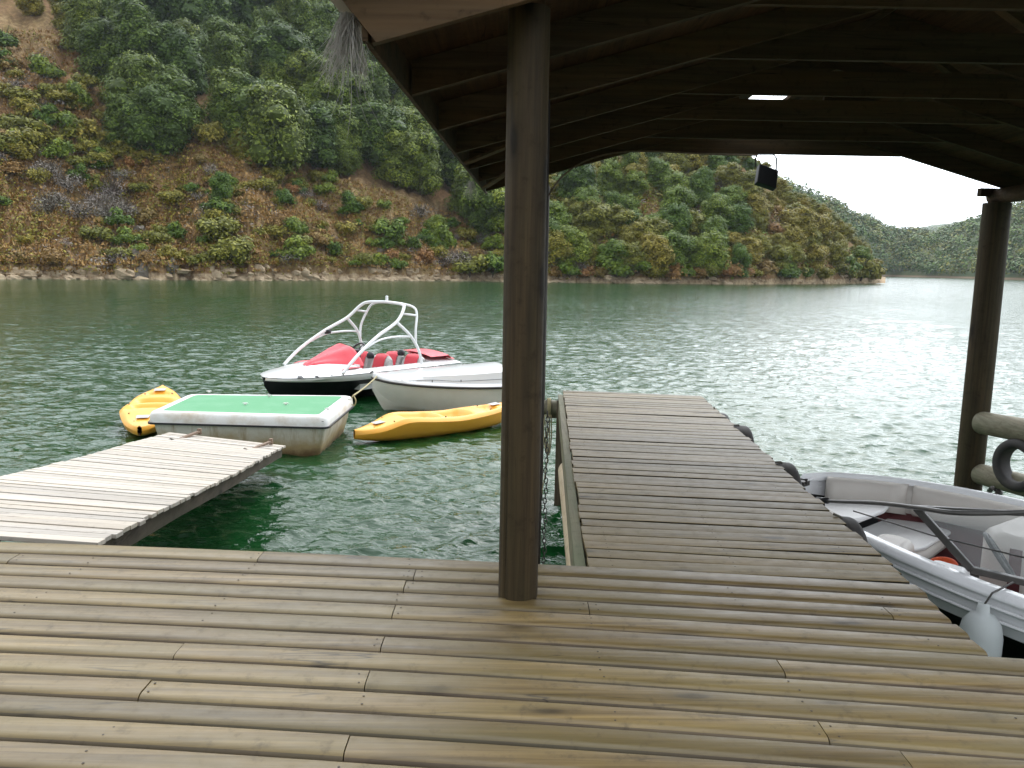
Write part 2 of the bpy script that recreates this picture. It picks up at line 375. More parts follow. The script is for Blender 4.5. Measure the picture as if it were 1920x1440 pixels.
# ------------------------------------------------------------ water and lake bed
def water_mesh():
    rng = np.random.default_rng(5)
    az = list(np.linspace(-math.radians(50), math.radians(44), 820)); az = list(np.linspace(-math.pi, az[0], 22))[:-1] + az + list(np.linspace(az[-1], math.pi, 22))[1:-1]
    r = [0.0, .8, 1.6, 2.2]
    while r[-1] < 240: r.append(r[-1] + max(.03, r[-1] * .0031))
    while r[-1] < 7000: r.append(r[-1] * 1.12)
    az, r = np.array(az), np.array(r); dr = np.gradient(r)
    RR, AA = np.meshgrid(r, az, indexing='ij'); X, Y = RR * np.sin(AA), RR * np.cos(AA); DR = np.repeat(dr[:, None], len(az), 1)
    Z = np.zeros_like(X); DX = np.zeros_like(X); DY = np.zeros_like(X)
    gust = 1.0 + .25 * np.sin(X * .11 + 1.3 * np.sin(Y * .07)) + .2 * np.sin(Y * .19 - X * .05 + 2)
    for i in range(46):
        lam = .11 * (.95 / .11) ** (i / 45.0); k = 2 * math.pi / lam; th = math.radians(-78) + rng.normal(0, .62); a = WAVE / k * (1.2 if lam < .45 else .6)
        att = np.clip(lam / (2.3 * DR) - 1, 0, 1) * gust * (1 - .5 * np.clip((RR - 9) / 30, 0, 1))
        ph = k * (X * math.cos(th) + Y * math.sin(th)) + rng.uniform(0, 6.28)
        if np.max(att) <= 0: continue
        Z += a * att * np.cos(ph); DX -= .8 * a * att * math.cos(th) * np.sin(ph); DY -= .8 * a * att * math.sin(th) * np.sin(ph)
    n, mcol = X.shape
    V = np.stack([X + DX, Y + DY, Z], -1).reshape(-1, 3)
    I = np.arange(n * mcol).reshape(n, mcol); J = np.roll(I, -1, 1)
    F = np.stack([I[:-1], I[1:], J[1:], J[:-1]], -1).reshape(-1, 4)
    me = bpy.data.meshes.new('water'); me.vertices.add(len(V)); me.vertices.foreach_set('co', V.ravel().astype(np.float32))
    me.loops.add(F.size); me.loops.foreach_set('vertex_index', F.ravel().astype(np.int32))
    me.polygons.add(len(F)); me.polygons.foreach_set('loop_start', np.arange(0, F.size, 4, dtype=np.int32)); 
    me.polygons.foreach_set('use_smooth', np.ones(len(F), dtype=bool)); me.update(calc_edges=True); me.validate()
    me.materials.append(M['water']); o = bpy.data.objects.new('water', me); C.objects.link(o); tag(o, kind='structure'); return o
WAVE = .045
water_mesh()

# ------------------------------------------------------------ hills
def fbm(x, y, s, o=5): return mnoise.fractal(Vector((x * s, y * s, 3.7)), 1.0, 2.0, o)
SHORE = [(-240, 22), (-140, 60), (-100, 84), (-66, 103), (-43, 115), (-9, 143), (23, 148), (45, 158), (70, 182), (93, 209), (99, 219)]
A_az = [math.atan2(x, y) for x, y in SHORE]; A_r = [math.hypot(x, y) for x, y in SHORE]
def pxaz(px): return math.atan((px - 960) / FPX)
def hor(px): return 499 + (px - 960) * .0178
eA_px = [1000, 1150, 1250, 1330, 1385, 1440, 1500, 1560, 1600, 1630, 1650]
eA_y = [20, 120, 215, 285, 332, 384, 420, 454, 478, 499, 515]
def eA(az):
    px = 960 + FPX * math.tan(az)
    if px < 700: return .5
    if px < 1000: k_ = (px - 700) / 300; return .5 + (.32 - .5) * k_ * k_ * (3 - 2 * k_)
    y = np.interp(px, eA_px, eA_y); return max((hor(px) - y) / FPX, .0008)
def rA(az):
    r = float(np.interp(az, A_az, A_r)); return r + 2.2 * mnoise.noise(Vector((az * 40, 0, 0))) + 1.0 * mnoise.noise(Vector((az * 150, 5, 0)))
def hA(az, tt):                    # terrain height at inland distance tt
    D = rA(az); e = eA(az); s = .62
    Z = min(e * D / max(.9 - 1.5 * e / s, .12), 120.0)
    x, y = math.sin(az) * (D + tt), math.cos(az) * (D + tt)
    z = Z * math.tanh(s * tt / Z)
    z *= 1 + .12 * min(1, max(0, (e - .32) / .18))
    bank = min(1.5, tt * 1.6) * min(1, Z / 4)
    k = min(1, tt / 12) * min(1, Z / 12)
    return z * .97 + bank + k * (4.5 * fbm(x, y, .03) + 2.3 * fbm(x + 50, y, .11)) + min(1, tt / 2) * .6 * fbm(x, y, .42, 5) - .15
def terrain(name, az0, az1, na, ts, rf, hf, mat, label=None):
    rows = []
    for i in range(na + 1):
        az = az0 + (az1 - az0) * i / na; D = rf(az)
        rows.append([(math.sin(az) * (D + tt), math.cos(az) * (D + tt), hf(az, tt)) for tt in ts])
    b = MB(); b.grid(rows, flip=False); o = b.build(name, mat, smooth=True)
    tag(o, kind='structure'); return o
tsA = [-3, -1.0, -.3, 0, .3, .6, .9, 1.3, 1.8] + [2.4 + i * .9 for i in range(60)] + [57 + i * 2.6 for i in range(80)]
_h = hA
def hA2(az, tt): return -1.5 if tt <= -3 else (-.6 if tt < -.5 else _h(az, max(tt, 0)) + min(tt, 0))
terrain('hill', pxaz(-700), pxaz(1650), 620, tsA, rA, hA2, M['soil'])
def hitA(px, py):                # where the sight line through a photo position meets the near hill
    d = ray(px, py); az = math.atan2(d.x, d.y); sl = d.z / math.hypot(d.x, d.y); D = rA(az)
    if py > hor(px) - 1: sl = min(sl, -.001)
    tt = 0.0
    while tt < 250:
        if hA(az, tt) >= CAMZ + sl * (D + tt): return az, tt, Vector((math.sin(az) * (D + tt), math.cos(az) * (D + tt), hA(az, tt)))
        tt += .6
    return None
# farther hills round the bend of the lake
B_px = [1100, 1300, 1500, 1600, 1660, 1720, 1800, 1920, 2300]
B_D = [400, 430, 500, 580, 660, 640, 600, 540, 400]
eB_px = [1100, 1200, 1385, 1440, 1500, 1560, 1600, 1640, 1690, 1730, 1760, 1800, 1840, 1920, 2300]
eB_y = [215, 235, 310, 344, 380, 409, 430, 448, 450, 458, 454, 440, 428, 408, 340]
def rB(az): return float(np.interp(960 + FPX * math.tan(az), B_px, B_D)) + 5 * mnoise.noise(Vector((az * 60, 2, 0)))
def hB(az, tt):
    px = 960 + FPX * math.tan(az); e = max((hor(px) - np.interp(px, eB_px, eB_y)) / FPX, .01); D = rB(az); s = .45
    Z = e * D / max(.9 - 1.5 * e / s, .2)
    x, y = math.sin(az) * (D + tt), math.cos(az) * (D + tt)
    if tt < 0: return -2
    return Z * math.tanh(s * tt / Z) + min(2.0, tt) + min(1, tt / 20) * 5 * fbm(x, y, .012)
terrain('hill', pxaz(1100), pxaz(2300), 160, [-6, 0, 2, 5] + [9 + i * 6 for i in range(50)], rB, hB, M['farsoil'])
def rC(az): return 1900.0
def hC(az, tt):
    px = 960 + FPX * math.tan(az)
    y = np.interp(px, [1500, 1680, 1760, 1830, 2000, 2400], [447, 441, 438, 430, 420, 400]); e = (hor(px) - y) / FPX
    if tt < 0: return -2
    return e * 1900 / (.9 - 1.5 * e / .4) * math.tanh(.4 * tt / (e * 2300)) + min(1, tt / 60) * 8 * fbm(az * 1900, tt, .006)
terrain('hill', pxaz(1450), pxaz(2400), 90, [-10, 0] + [20 + i * 25 for i in range(26)], rC, hC, M['farsoil'])

# ------------------------------------------------------------ plants
def crown_cards(b, blobs, n, size, up=.35, core=True):
    areas = [r * r for _, r in blobs]; tot = sum(areas)
    for (c, r), a in zip(blobs, areas):
        tone = rnd()
        k = max(6, int(n * a / tot))
        for _ in range(k):
            z = U(-.75, 1); th = U(0, 2 * math.pi); q = math.sqrt(max(0, 1 - z * z))
            d = Vector((q * math.cos(th), q * math.sin(th), z))
            p = c + Vector((d.x * r, d.y * r, d.z * r * .85)) * U(.78, 1.12)
            nrm = (d + Vector((U(-.7, .7), U(-.7, .7), U(-.5, .9) + up))).normalized()
            a1 = nrm.orthogonal().normalized(); a1 = (a1 * math.cos(th * 3) + nrm.cross(a1) * math.sin(th * 3)); a2 = nrm.cross(a1)
            s_ = size * U(.6, 1.35); w_ = s_ * U(.45, .8)
            b.bid = min(1, max(0, tone * .45 + U(0, .35) + .2 * max(0, d.z)))
            b.bid = min(1, max(0, tone * .5 + U(0, .5)))
            i = len(b.v)
            for x_, y_ in ((-s_, -w_ * .3), (0, -w_), (s_, w_ * .2), (-.1 * s_, w_)): b.v.append(tuple(p + a1 * x_ + a2 * y_ + nrm * U(-.08, .08) * s_))
            b.face((i, i + 1, i + 2, i + 3))
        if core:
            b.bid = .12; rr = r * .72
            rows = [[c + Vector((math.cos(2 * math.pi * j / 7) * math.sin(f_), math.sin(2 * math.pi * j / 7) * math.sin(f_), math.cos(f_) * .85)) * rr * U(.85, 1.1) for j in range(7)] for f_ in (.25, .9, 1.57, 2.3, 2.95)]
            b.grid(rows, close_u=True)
def tree_meshes(kind, h, wdt, n, size, mat, nb=26, lean=0):
    blobs = []
    for i in range(nb):
        t_ = (i + .5) / nb; zz = .18 + .80 * t_
        prof = math.sqrt(max(.04, 1 - ((zz - .52) / .54) ** 2))
        th = i * 2.4 + U(-.5, .5); rr = wdt / 2 * prof * U(.25, .78)
        r_ = wdt * U(.13, .22) * (0.75 + .5 * prof)
        blobs.append((Vector((math.cos(th) * rr + lean * zz * h, math.sin(th) * rr, zz * h - r_ * .35)), r_))
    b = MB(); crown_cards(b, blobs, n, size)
    crown = bpy.data.meshes.new('crown'); crown.from_pydata(b.v, [], b.f); crown.materials.append(mat)
    at = crown.attributes.new('bid', 'FLOAT', 'FACE'); at.data.foreach_set('value', b.b)
    tb = MB(); H_ = h * .75
    tb.tube([(0, 0, -1), (0, 0, 0), (lean * h * .2 + .1, .05, H_ * .35), (lean * h * .5, 0, H_ * .7), (lean * h * .8, 0, H_)], [wdt * .045, wdt * .035, wdt * .028, wdt * .018, .03], 7)
    for k in range(6):
        th = k * 1.1; z0 = H_ * U(.25, .7); z1 = z0 + h * U(.12, .25); q = wdt * U(.2, .36)
        tb.tube([(lean * z0, 0, z0), (math.cos(th) * q * .5, math.sin(th) * q * .5, (z0 + z1) / 2), (math.cos(th) * q + lean * z1, math.sin(th) * q, z1)], [wdt * .016, wdt * .012, .02], 5)
    trunk = bpy.data.meshes.new('trunk'); trunk.from_pydata(tb.v, [], tb.f); trunk.materials.append(M['bark'])
    return crown, trunk
def shrub_mesh(h, wdt, n, size, mat, nb=10, twig=0):
    blobs = []
    for i in range(nb):
        th = i * 2.4; rr = wdt / 2 * U(.1, .75); r_ = wdt * U(.16, .26); zz = h * U(.25, .8) * (1 - .4 * rr / (wdt / 2))
        blobs.append((Vector((math.cos(th) * rr, math.sin(th) * rr, zz)), r_))
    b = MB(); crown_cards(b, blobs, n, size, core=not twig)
    b.mi = 1; b.bid = .4
    for k in range(6 + twig):
        th = U(0, 6.28); q = wdt * U(.1, .5)
        b.tube([(0, 0, -.4), (math.cos(th) * q * .4, math.sin(th) * q * .4, h * .45), (math.cos(th) * q, math.sin(th) * q, h * U(.7, 1.05))], [.05, .03, .012], 4)
    me = bpy.data.meshes.new('shrub'); me.from_pydata(b.v, [], b.f); me.materials.append(mat); me.materials.append(M['bark'])
    at = me.attributes.new('bid', 'FLOAT', 'FACE'); at.data.foreach_set('value', b.b); me.polygons.foreach_set('material_index', b.m)
    return me
TP = {'dark': [tree_meshes('d', 10, w, 9000, .19, M['f_dark'], 30, l) for w, l in ((8.0, 0), (7.0, .05), (9.0, -.04), (7.6, .02))],
      'green': [tree_meshes('g', 8, w, 7000, .18, M['f_mid'], 24, l) for w, l in ((7.0, 0), (6.2, .06), (7.6, -.05))],
      'olive': [tree_meshes('o', 6, w, 5000, .155, M['f_olive'], 20, l) for w, l in ((6.4, 0), (5.6, .05))]}
SP = {'green': [shrub_mesh(2.6, 3.4, 1100, .16, M['f_mid']) for _ in range(3)],
      'olive': [shrub_mesh(2.4, 3.6, 1100, .15, M['f_olive'], 12) for _ in range(3)],
      'brown': [shrub_mesh(1.8, 3.2, 800, .13, M['f_brown'], 11) for _ in range(2)],
      'grey': [shrub_mesh(2.2, 3.4, 900, .085, M['f_grey'], 11, 34) for _ in range(2)]}
plants = []
def add_tree(kind, px, py, hgt, wide=1.0):
    h = hitA(px, py)
    if h is None: return
    p = h[2]; cm, tm = random.choice(TP[kind]); base = {'dark': 10, 'green': 8, 'olive': 6}[kind]
    o = empty('tree', p - Vector((0, 0, .3)), U(0, 6.28)); k = hgt / base; o.scale = (k * wide * U(.9, 1.1), k * wide * U(.9, 1.1), k * U(.92, 1.08))
    for nm, me in (('crown', cm), ('trunk', tm)):
        q = bpy.data.objects.new(nm, me); C.objects.link(q); q.parent = o
    plants.append((o, px, py, kind, 'tree', p, hgt))
def add_shrub(kind, px, py, size):
    h = hitA(px, py)
    if h is None: return
    o = bpy.data.objects.new('shrub', random.choice(SP[kind])); C.objects.link(o)
    o.location = h[2] - Vector((0, 0, .15)); o.rotation_euler = (0, 0, U(0, 6.28)); k = size / 2.4
    o.scale = (k * U(.85, 1.25), k * U(.85, 1.25), k * U(.8, 1.15))
    plants.append((o, px, py, kind, 'shrub', h[2], size))
def low(px): return float(np.interp(px, [0, 120, 180, 260, 330, 400, 470, 540, 620, 700, 800, 900, 960], [25, 60, 130, 262, 300, 240, 285, 322, 345, 360, 400, 440, 450]))
def up(px): return float(np.interp(px, [0, 140, 200, 260], [25, 70, 190, 240]))
# dense dark wood of the upper slope
for row in range(14):
    y = -100 + row * 42
    x = -20 + (row % 2) * 26
    while x < 1330:
        px, py = x + U(-14, 14), y + U(-12, 12)
        if px > 955 and (py > 268 or py < float(np.interp(px, eA_px, eA_y)) - 8): x += 66; continue
        if (py < low(px) or px > 955) and rnd() < .93:
            k = 'dark' if rnd() < (.86 if px < 640 else .62) else 'green'
            if px < 160: k = 'olive' if rnd() < .7 else 'green'
            if 365 < px < 420 and 185 < py < 240: x += 50; continue
            add_tree(k, px, py, {'dark': U(9.5, 14), 'green': U(7, 10), 'olive': U(4.5, 7)}[k] * (1.0 if py > 100 else 1.12), U(.95, 1.2))
        x += 56
# large single trees of the photo
for k, px, py, hh, w_ in (('dark', 515, 322, 16, 1.0), ('dark', 350, 150, 12, 1.0), ('dark', 300, 292, 12, 1.0), ('dark', 605, 215, 12, 1.0), ('dark', 235, 285, 9, 1.1),
                       ('green', 760, 330, 8, .9), ('green', 745, 250, 7, .9), ('dark', 640, 335, 10, .9), ('olive', 455, 300, 5, 1.0), ('green', 250, 118, 6, 1.1),
                       ('green', 415, 395, 6.0, .8), ('dark', 1085, 395, 11, 1.0), ('green', 1140, 370, 8, 1.0), ('green', 1318, 392, 9, .8), ('green', 1265, 455, 8, 1.0), ('green', 1330, 520, 8, 1.1),
                       ('green', 1385, 522, 7, .7), ('dark', 1180, 350, 8, .9), ('green', 1465, 520, 5, .9), ('dark', 1218, 338, 7, .9), ('green', 820, 452, 5, 1.0), ('dark', 1378, 445, 5, .7)):
    add_tree(k, px, py, hh, w_)
# scrub right of the thick post
for row in range(8):
    y = 300 + row * 29; x = 1030
    while x < 1640:
        px, py = x + U(-10, 10), y + U(-9, 9)
        topy = float(np.interp(px, eA_px, eA_y)) + 4
        if py > topy and py < 526 and not (1195 < px < 1240 and 385 < py < 410) and not (1290 < px < 1335 and 400 < py < 432):
            u = rnd()
            pg = .35 if px < 1400 else .12
            if u < pg: add_tree('green', px, py, U(5, 8), 1.15)
            elif u < .82: add_tree('olive', px, py, U(4.2, 7), 1.25)
            elif u < .9: add_shrub('brown', px, py, U(2.5, 4))
            else: add_shrub('grey', px, py, U(2.5, 4))
        x += 38
for x in range(1040, 1645, 22):
    add_shrub(random.choice(['olive', 'green', 'olive', 'brown', 'grey']), x + U(-8, 8), 521 + (x - 1040) * .006 + U(-4, 3), U(2.4, 4.2))
for x in range(1300, 1625, 20):      # along the skyline
    yy = float(np.interp(x, eA_px, eA_y)) + 5; add_tree('olive' if x > 1400 or rnd() < .5 else 'green', x, yy, U(3, 5) * (1 if x < 1560 else .7))
def crest(px):
    az = pxaz(px); D = rA(az); best = max(range(2, 160), key=lambda q: (hA(az, q) - CAMZ) / (D + q)); return az, D, best
for x in list(range(960, 1330, 24)) + list(range(1330, 1636, 9)):       # trees standing along the crest of the cape
    az, D, q = crest(x); q = max(3, q - U(0, 3)); p = Vector((math.sin(az) * (D + q), math.cos(az) * (D + q), hA(az, q)))
    k = 'olive' if x > 1420 or rnd() < .6 else 'green'; hh = U(3, 4.6) * (1 if x < 1570 else .75)
    o = empty('tree', p - Vector((0, 0, .6)), U(0, 6.28)); cm, tm = random.choice(TP[k]); kk = hh / {'green': 8, 'olive': 6}[k]; o.scale = (kk * 1.3, kk * 1.3, kk)
    for nm, me in (('crown', cm), ('trunk', tm)):
        ch = bpy.data.objects.new(nm, me); C.objects.link(ch); ch.parent = o
    plants.append((o, x, proj(p)[1], k, 'tree', p, hh))
add_shrub('olive', 1612, 524, 6); add_shrub('olive', 1632, 527, 5); add_shrub('green', 1590, 520, 5)
# scrub and bushes of the lower left slope
for _ in range(215):
    px = U(-20, 950); py = U(low(px) + 5, 506)
    if px < 170 and py < 90: continue
    u = rnd()
    if px > 640: k = 'green' if u < .35 else ('olive' if u < .7 else ('grey' if u < .85 else 'brown'))
    else: k = 'olive' if u < .42 else ('brown' if u < .72 else ('green' if u < .88 else 'grey'))
    add_shrub(k, px, py, U(1.1, 3.3) if py > 330 else U(2.2, 4))
for _ in range(26): add_shrub('olive' if rnd() < .7 else 'green', U(-10, 240), U(195, 305), U(2.5, 4.2))
for _ in range(16): add_shrub('grey', U(50, 235), U(325, 420), U(2.4, 3.8))
for _ in range(8): add_shrub('olive', U(0, 190), U(90, 190), U(2, 3))
for px, py, sz, k in ((705, 505, 2.6, 'green'), (742, 512, 2.4, 'green'), (440, 500, 4.5, 'olive'), (560, 490, 4.0, 'green'), (410, 455, 4.5, 'olive'), (830, 470, 4.5, 'green'), (880, 515, 5, 'olive'), (925, 518, 5, 'green'), (730, 455, 4.5, 'green'), (860, 500, 4, 'grey')):
    add_shrub(k, px, py, sz)
# labels that single each plant out: kind, height on the slope, what it stands above, order
XZ = [(-999, 110, 'at the left edge'), (110, 245, 'above the gangway'), (245, 345, 'above the curved kayak'), (345, 480, 'above the green float'), (480, 600, "above the speedboat's bow"),
      (600, 700, 'below the straw tuft'), (700, 830, "above the speedboat's tower"), (830, 960, 'left of the thick post'), (960, 1110, 'right of the thick post'),
      (1110, 1210, 'over the pier end, left'), (1210, 1320, 'over the pier end, right'), (1320, 1400, 'left of the floodlight'), (1400, 1480, 'below the floodlight'), (1480, 1560, 'between floodlight and cape'), (1560, 1999, 'near the cape tip')]
YZ = [(-999, 60, 'at the photo top'), (60, 160, 'high up'), (160, 250, 'upper slope'), (250, 330, 'mid slope'), (330, 400, 'lower slope'), (400, 465, 'low down'), (465, 999, 'by the waterline')]
ORD = ['first', 'second', 'third', 'fourth', 'fifth', 'sixth', 'seventh', 'eighth', 'ninth', 'tenth', 'eleventh', 'twelfth', 'thirteenth', 'fourteenth', 'fifteenth', 'sixteenth', 'seventeenth', 'eighteenth']
NUM = ['', 'one', 'two', 'three', 'four', 'five', 'six', 'seven', 'eight', 'nine', 'ten', 'eleven', 'twelve', 'thirteen', 'fourteen', 'fifteen', 'sixteen', 'seventeen', 'eighteen']
KW = {('dark', 'tree'): 'dark evergreen', ('green', 'tree'): 'mid-green tree', ('olive', 'tree'): 'olive-green tree',
      ('green', 'shrub'): 'green shrub', ('olive', 'shrub'): 'olive shrub', ('brown', 'shrub'): 'brown dry shrub', ('grey', 'shrub'): 'grey twiggy shrub'}
GW = {('tree', 0): 'trees on the left hillside', ('tree', 1): 'trees on the cape', ('shrub', 0): 'shrubs on the left hillside', ('shrub', 1): 'shrubs on the cape'}
zones = {}
for it in plants:
    o, px, py, k, ty, p, hh = it
    cx, cy = proj(p + Vector((0, 0, hh * .5)))
    xz = next(w for a, b_, w in XZ if a <= cx < b_); yz = next(w for a, b_, w in YZ if a <= cy < b_)
    zones.setdefault((xz, yz, k, ty), []).append((cx, it))
for (xz, yz, k, ty), L_ in zones.items():
    L_.sort(key=lambda q: q[0]); n_ = len(L_)
    for i, (cx, it) in enumerate(L_):
        lab = KW[(k, ty)] + ' ' + yz + ', ' + xz
        if n_ > 1:
            lab += ', ' + (('left' if i == 0 else 'right') + ' of two' if n_ == 2 else ORD[min(i, 17)] + ' from left of ' + NUM[min(n_, 18)])
        tag(it[0], lab, ty, GW[(ty, 0 if it[1] < 980 else 1)])
# ground cover, one object: dry grass tufts and low scrub
def cover(name, spots, mats, label, cat):
    b = MB()
    for p, sz, mi, kind in spots:
        b.mi = mi
        tone = rnd()
        if kind == 'grass':
            for _ in range(7):
                th = U(0, 6.28); d = Vector((math.cos(th), math.sin(th), 0)); e = Vector((-d.y, d.x, 0)); q = p + Vector((U(-.5, .5), U(-.5, .5), -.05)) * sz
                tip = q + d * sz * U(.2, .7) + Vector((0, 0, sz * U(.35, .8))); b.bid = min(1, tone * .5 + U(0, .5)); w = sz * U(.08, .2)
                i = len(b.v); b.v += [tuple(q - e * w), tuple(q + e * w), tuple(tip)]; b.face((i, i + 1, i + 2))
        else:
            crown_cards(b, [(p + Vector((0, 0, sz * .2)), sz)], kind, sz * .16 + .03, core=False)
    o = b.build(name, mats); tag(o, label, cat, kind='stuff'); return o
spots = []
for _ in range(34000):
    px = U(-60, 1640); py = U(60 if px < 250 else 215, 512)
    if px < 960 and py < low(px) - 10 and px > 190: continue
    if px > 1000 and py < float(np.interp(px, eA_px, eA_y)): continue
    d = ray(px, py); h = hitA(px, py)
    if h is None: continue
    p = h[2] + Vector((U(-1, 1), U(-1, 1), 0))
    nn = fbm(p.x, p.y, .07, 3)
    if rnd() < (.74 if px < 960 else .45): spots.append((p, U(.35, .95), 0 if nn + U(-.25, .25) > -.12 else 1, 'grass'))
    else: spots.append((p, U(.35, 1.15), (2 if rnd() < .75 else 1) if nn < .12 else (3 if rnd() < .35 else 1), 16))
for _ in range(7500):
    px = U(-40, 1640); left = px < 980
    py = U(250 if left else 215, 518)
    if left and (py < low(px) or rnd() < .5): continue
    if not left and py < float(np.interp(px, eA_px, eA_y)): continue
    h = hitA(px, py)
    if h is None: continue
    p = h[2]; nn = fbm(p.x + 20, p.y, .06, 3)
    if left and nn < -.05: continue
    spots.append((p, U(.5, 1.1) if left else U(.8, 1.9), random.choice([1, 2, 2] if left else [2, 2, 2, 1, 4, 4]), 18 if left else 30))
cover('undergrowth', spots, [M['f_grass'], M['f_brown'], M['f_olive'], M['f_grey'], M['f_mid']], 'dry grass and low scrub covering the hillside', 'undergrowth')
spots = []
for _ in range(2400):
    az = pxaz(U(1120, 2250)); tt = U(0, 1) ** 1.3 * 170 + 2; D = rB(az)
    p = Vector((math.sin(az) * (D + tt), math.cos(az) * (D + tt), hB(az, tt)))
    spots.append((p + Vector((0, 0, 1.5)), U(3.0, 6.5), random.choice([0, 1, 1, 1, 2, 2]), 60))
cover('far_wood', spots, [M['f_dark'], M['f_mid'], M['f_olive'], M['f_brown']], 'wooded far bank beyond the cape, mixed greens', 'woodland')
spots = []
for _ in range(900):
    az = pxaz(U(1560, 2200)); tt = U(20, 380)
    p = Vector((math.sin(az) * (1900 + tt), math.cos(az) * (1900 + tt), hC(az, tt)))
    spots.append((p, U(7, 13), random.choice([0, 1, 1]), 16))
cover('distant_wood', spots, [M['f_dark'], M['f_mid']], 'hazy blue-green wooded ridge on the horizon', 'woodland')
# shoreline rubble (countless) and the grey outcrop
def rock_mesh(b, c, r, seed):
    n, mm = 7, 9; rows = []
    for i in range(n + 1):
        f_ = math.pi * i / n; row = []
        for j in range(mm):
            th = 2 * math.pi * j / mm; d = Vector((math.sin(f_) * math.cos(th), math.sin(f_) * math.sin(th), math.cos(f_)))
            k = 1 + .45 * mnoise.noise(d * 1.6 + Vector((seed, 0, 0))) + .2 * mnoise.noise(d * 4 + Vector((0, seed, 0)))
            row.append(Vector(c) + Vector((d.x * r[0], d.y * r[1], d.z * r[2])) * k)
        rows.append(row)
    b.grid(rows, close_u=True)
b = MB()
for i in range(420):
    px = U(-60, 1640); az = pxaz(px); tt = U(-.6, 1.6); D = rA(az)
    s_ = U(.15, .7) * (1.2 if px < 900 else .9)
    rock_mesh(b, (math.sin(az) * (D + tt), math.cos(az) * (D + tt), max(hA(az, max(tt, 0)) - .3, 0) * .8), (s_ * U(.8, 2.2), s_, s_ * U(.5, 1.1)), i)
tag(b.build('shore_rubble', M['palerock'], smooth=False), 'pale bleached stones along the waterline of the hill', 'rubble', kind='stuff')
rk = [(238, 400, 1.6, 'topmost grey rock of the outcrop above the kayak'), (262, 440, 1.5, 'slanted grey rock in the middle of the outcrop'), (290, 425, 1.1, 'small grey rock right of the outcrop middle'),
      (262, 480, 1.5, 'grey rock low on the outcrop'), (268, 508, 1.4, 'grey rock where the outcrop meets the waterline'), (322, 500, 1.2, 'upright grey rock right of the outcrop foot'),
      (345, 478, .8, 'small pale rock right of the outcrop'), (540, 435, 1.3, 'grey rock on the slope above the speedboat bow'), (622, 458, 1.0, 'dark rock left of the fallen trunk'), (204, 435, .7, 'single whitish stone left of the outcrop'), (712, 475, .8, 'rounded dark stone low on the slope above the tower')]
for i, (px, py, s_, lab) in enumerate(rk):
    h = hitA(px, py)
    if not h: continue
    b = MB(); rock_mesh(b, (0, 0, 0), (s_ * 1.25, s_ * .8, s_ * 1.1), i * 3.1)
    o = b.build('rock', M['rock'], loc=h[2] - Vector((0, 0, .35 * s_)), rz=U(0, 3)); o.rotation_euler = (U(-.4, .4), U(-.4, .4), U(0, 3)); tag(o, lab, 'rock', 'rocks on the left slope')

# ------------------------------------------------------------ main deck
ZD = 1.3
ANG = math.radians(-4.85)
gaps = [3.925, 3.77, 3.626, 3.486, 3.346, 3.198, 3.041, 2.899, 2.759, 2.613, 2.473, 2.345, 2.211]
while gaps[-1] > -2.5: gaps.append(gaps[-1] - .142 - U(-.004, .004))
joints = {1: [-1.28], 2: [-2.5, -.46], 3: [-.49, 1.7], 4: [.36], 5: [-.5], 7: [-.5, 1.05], 8: [-1.28], 9: [-.51], 10: [-1.28, 1.05], 11: [1.25], 12: [-.5, 1.05], 13: [-1.9, .36], 14: [-.5]}
ends = {1: 1.98, 2: 1.96, 3: P(1727, 1117, ZD).x, 4: P(1757, 1141, ZD).x, 5: P(1788, 1170, ZD).x, 6: P(1880, 1203, ZD).x, 7: P(1913, 1238, ZD).x}
def plank(b, x0, x1, y0, y1, ang, z, th, r, bow=0.0, r2=.006, wob=.0015, cut=0.0):
    """board running along x between depth lines y0 (near) and y1 (far), rounded upper edges"""
    prof = [(y0, z - th)]
    for k in range(5): a = math.pi * (1 - k / 8); prof.append((y0 + r + r * math.cos(a), z - r + r * math.sin(a)))
    for k in range(5): a = math.pi * (.5 - k / 8); prof.append((y1 - r2 + r2 * math.cos(a), z - r2 + r2 * math.sin(a)))
    prof.append((y1, z - th))
    n = max(2, int((x1 - x0) / .4)); rows = []; b.bid = rnd(); ph = U(0, 9); f_start = len(b.f)
    for i in range(n + 1):
        x = x0 + (x1 - x0) * i / n; dy = math.tan(ang) * x - bow * x * x + wob * math.sin(x * 2 + ph)
        rows.append([(x + (cut if i == n else 0) * (q[0] - y0), q[0] + dy, q[1] + wob * math.sin(x * 1.7 + ph)) for q in prof])
    b.grid(rows, close_u=True, flip=True)
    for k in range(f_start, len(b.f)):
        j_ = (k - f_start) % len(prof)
        b.m[k] = 2 if j_ in (0, len(prof) - 2, len(prof) - 1) else (1 if j_ in (1, 2, len(prof) - 3) else 0)  # sides darkest, bevels in between: painted gap shade in two steps
    i = len(b.v) - len(prof) * (n + 1)
    b.face([i + j for j in range(len(prof))]); b.face([len(b.v) - len(prof) + j for j in range(len(prof))][::-1])
deck = empty('wooden_deck', (0, 0, 0)); tag(deck, 'main deck of pale pine boards filling the foreground', 'deck')
b = MB(); nb = b
JX = [-5.2, -4.0, -2.9, -2.1, -1.28, -.5, .36, 1.05, 1.75]
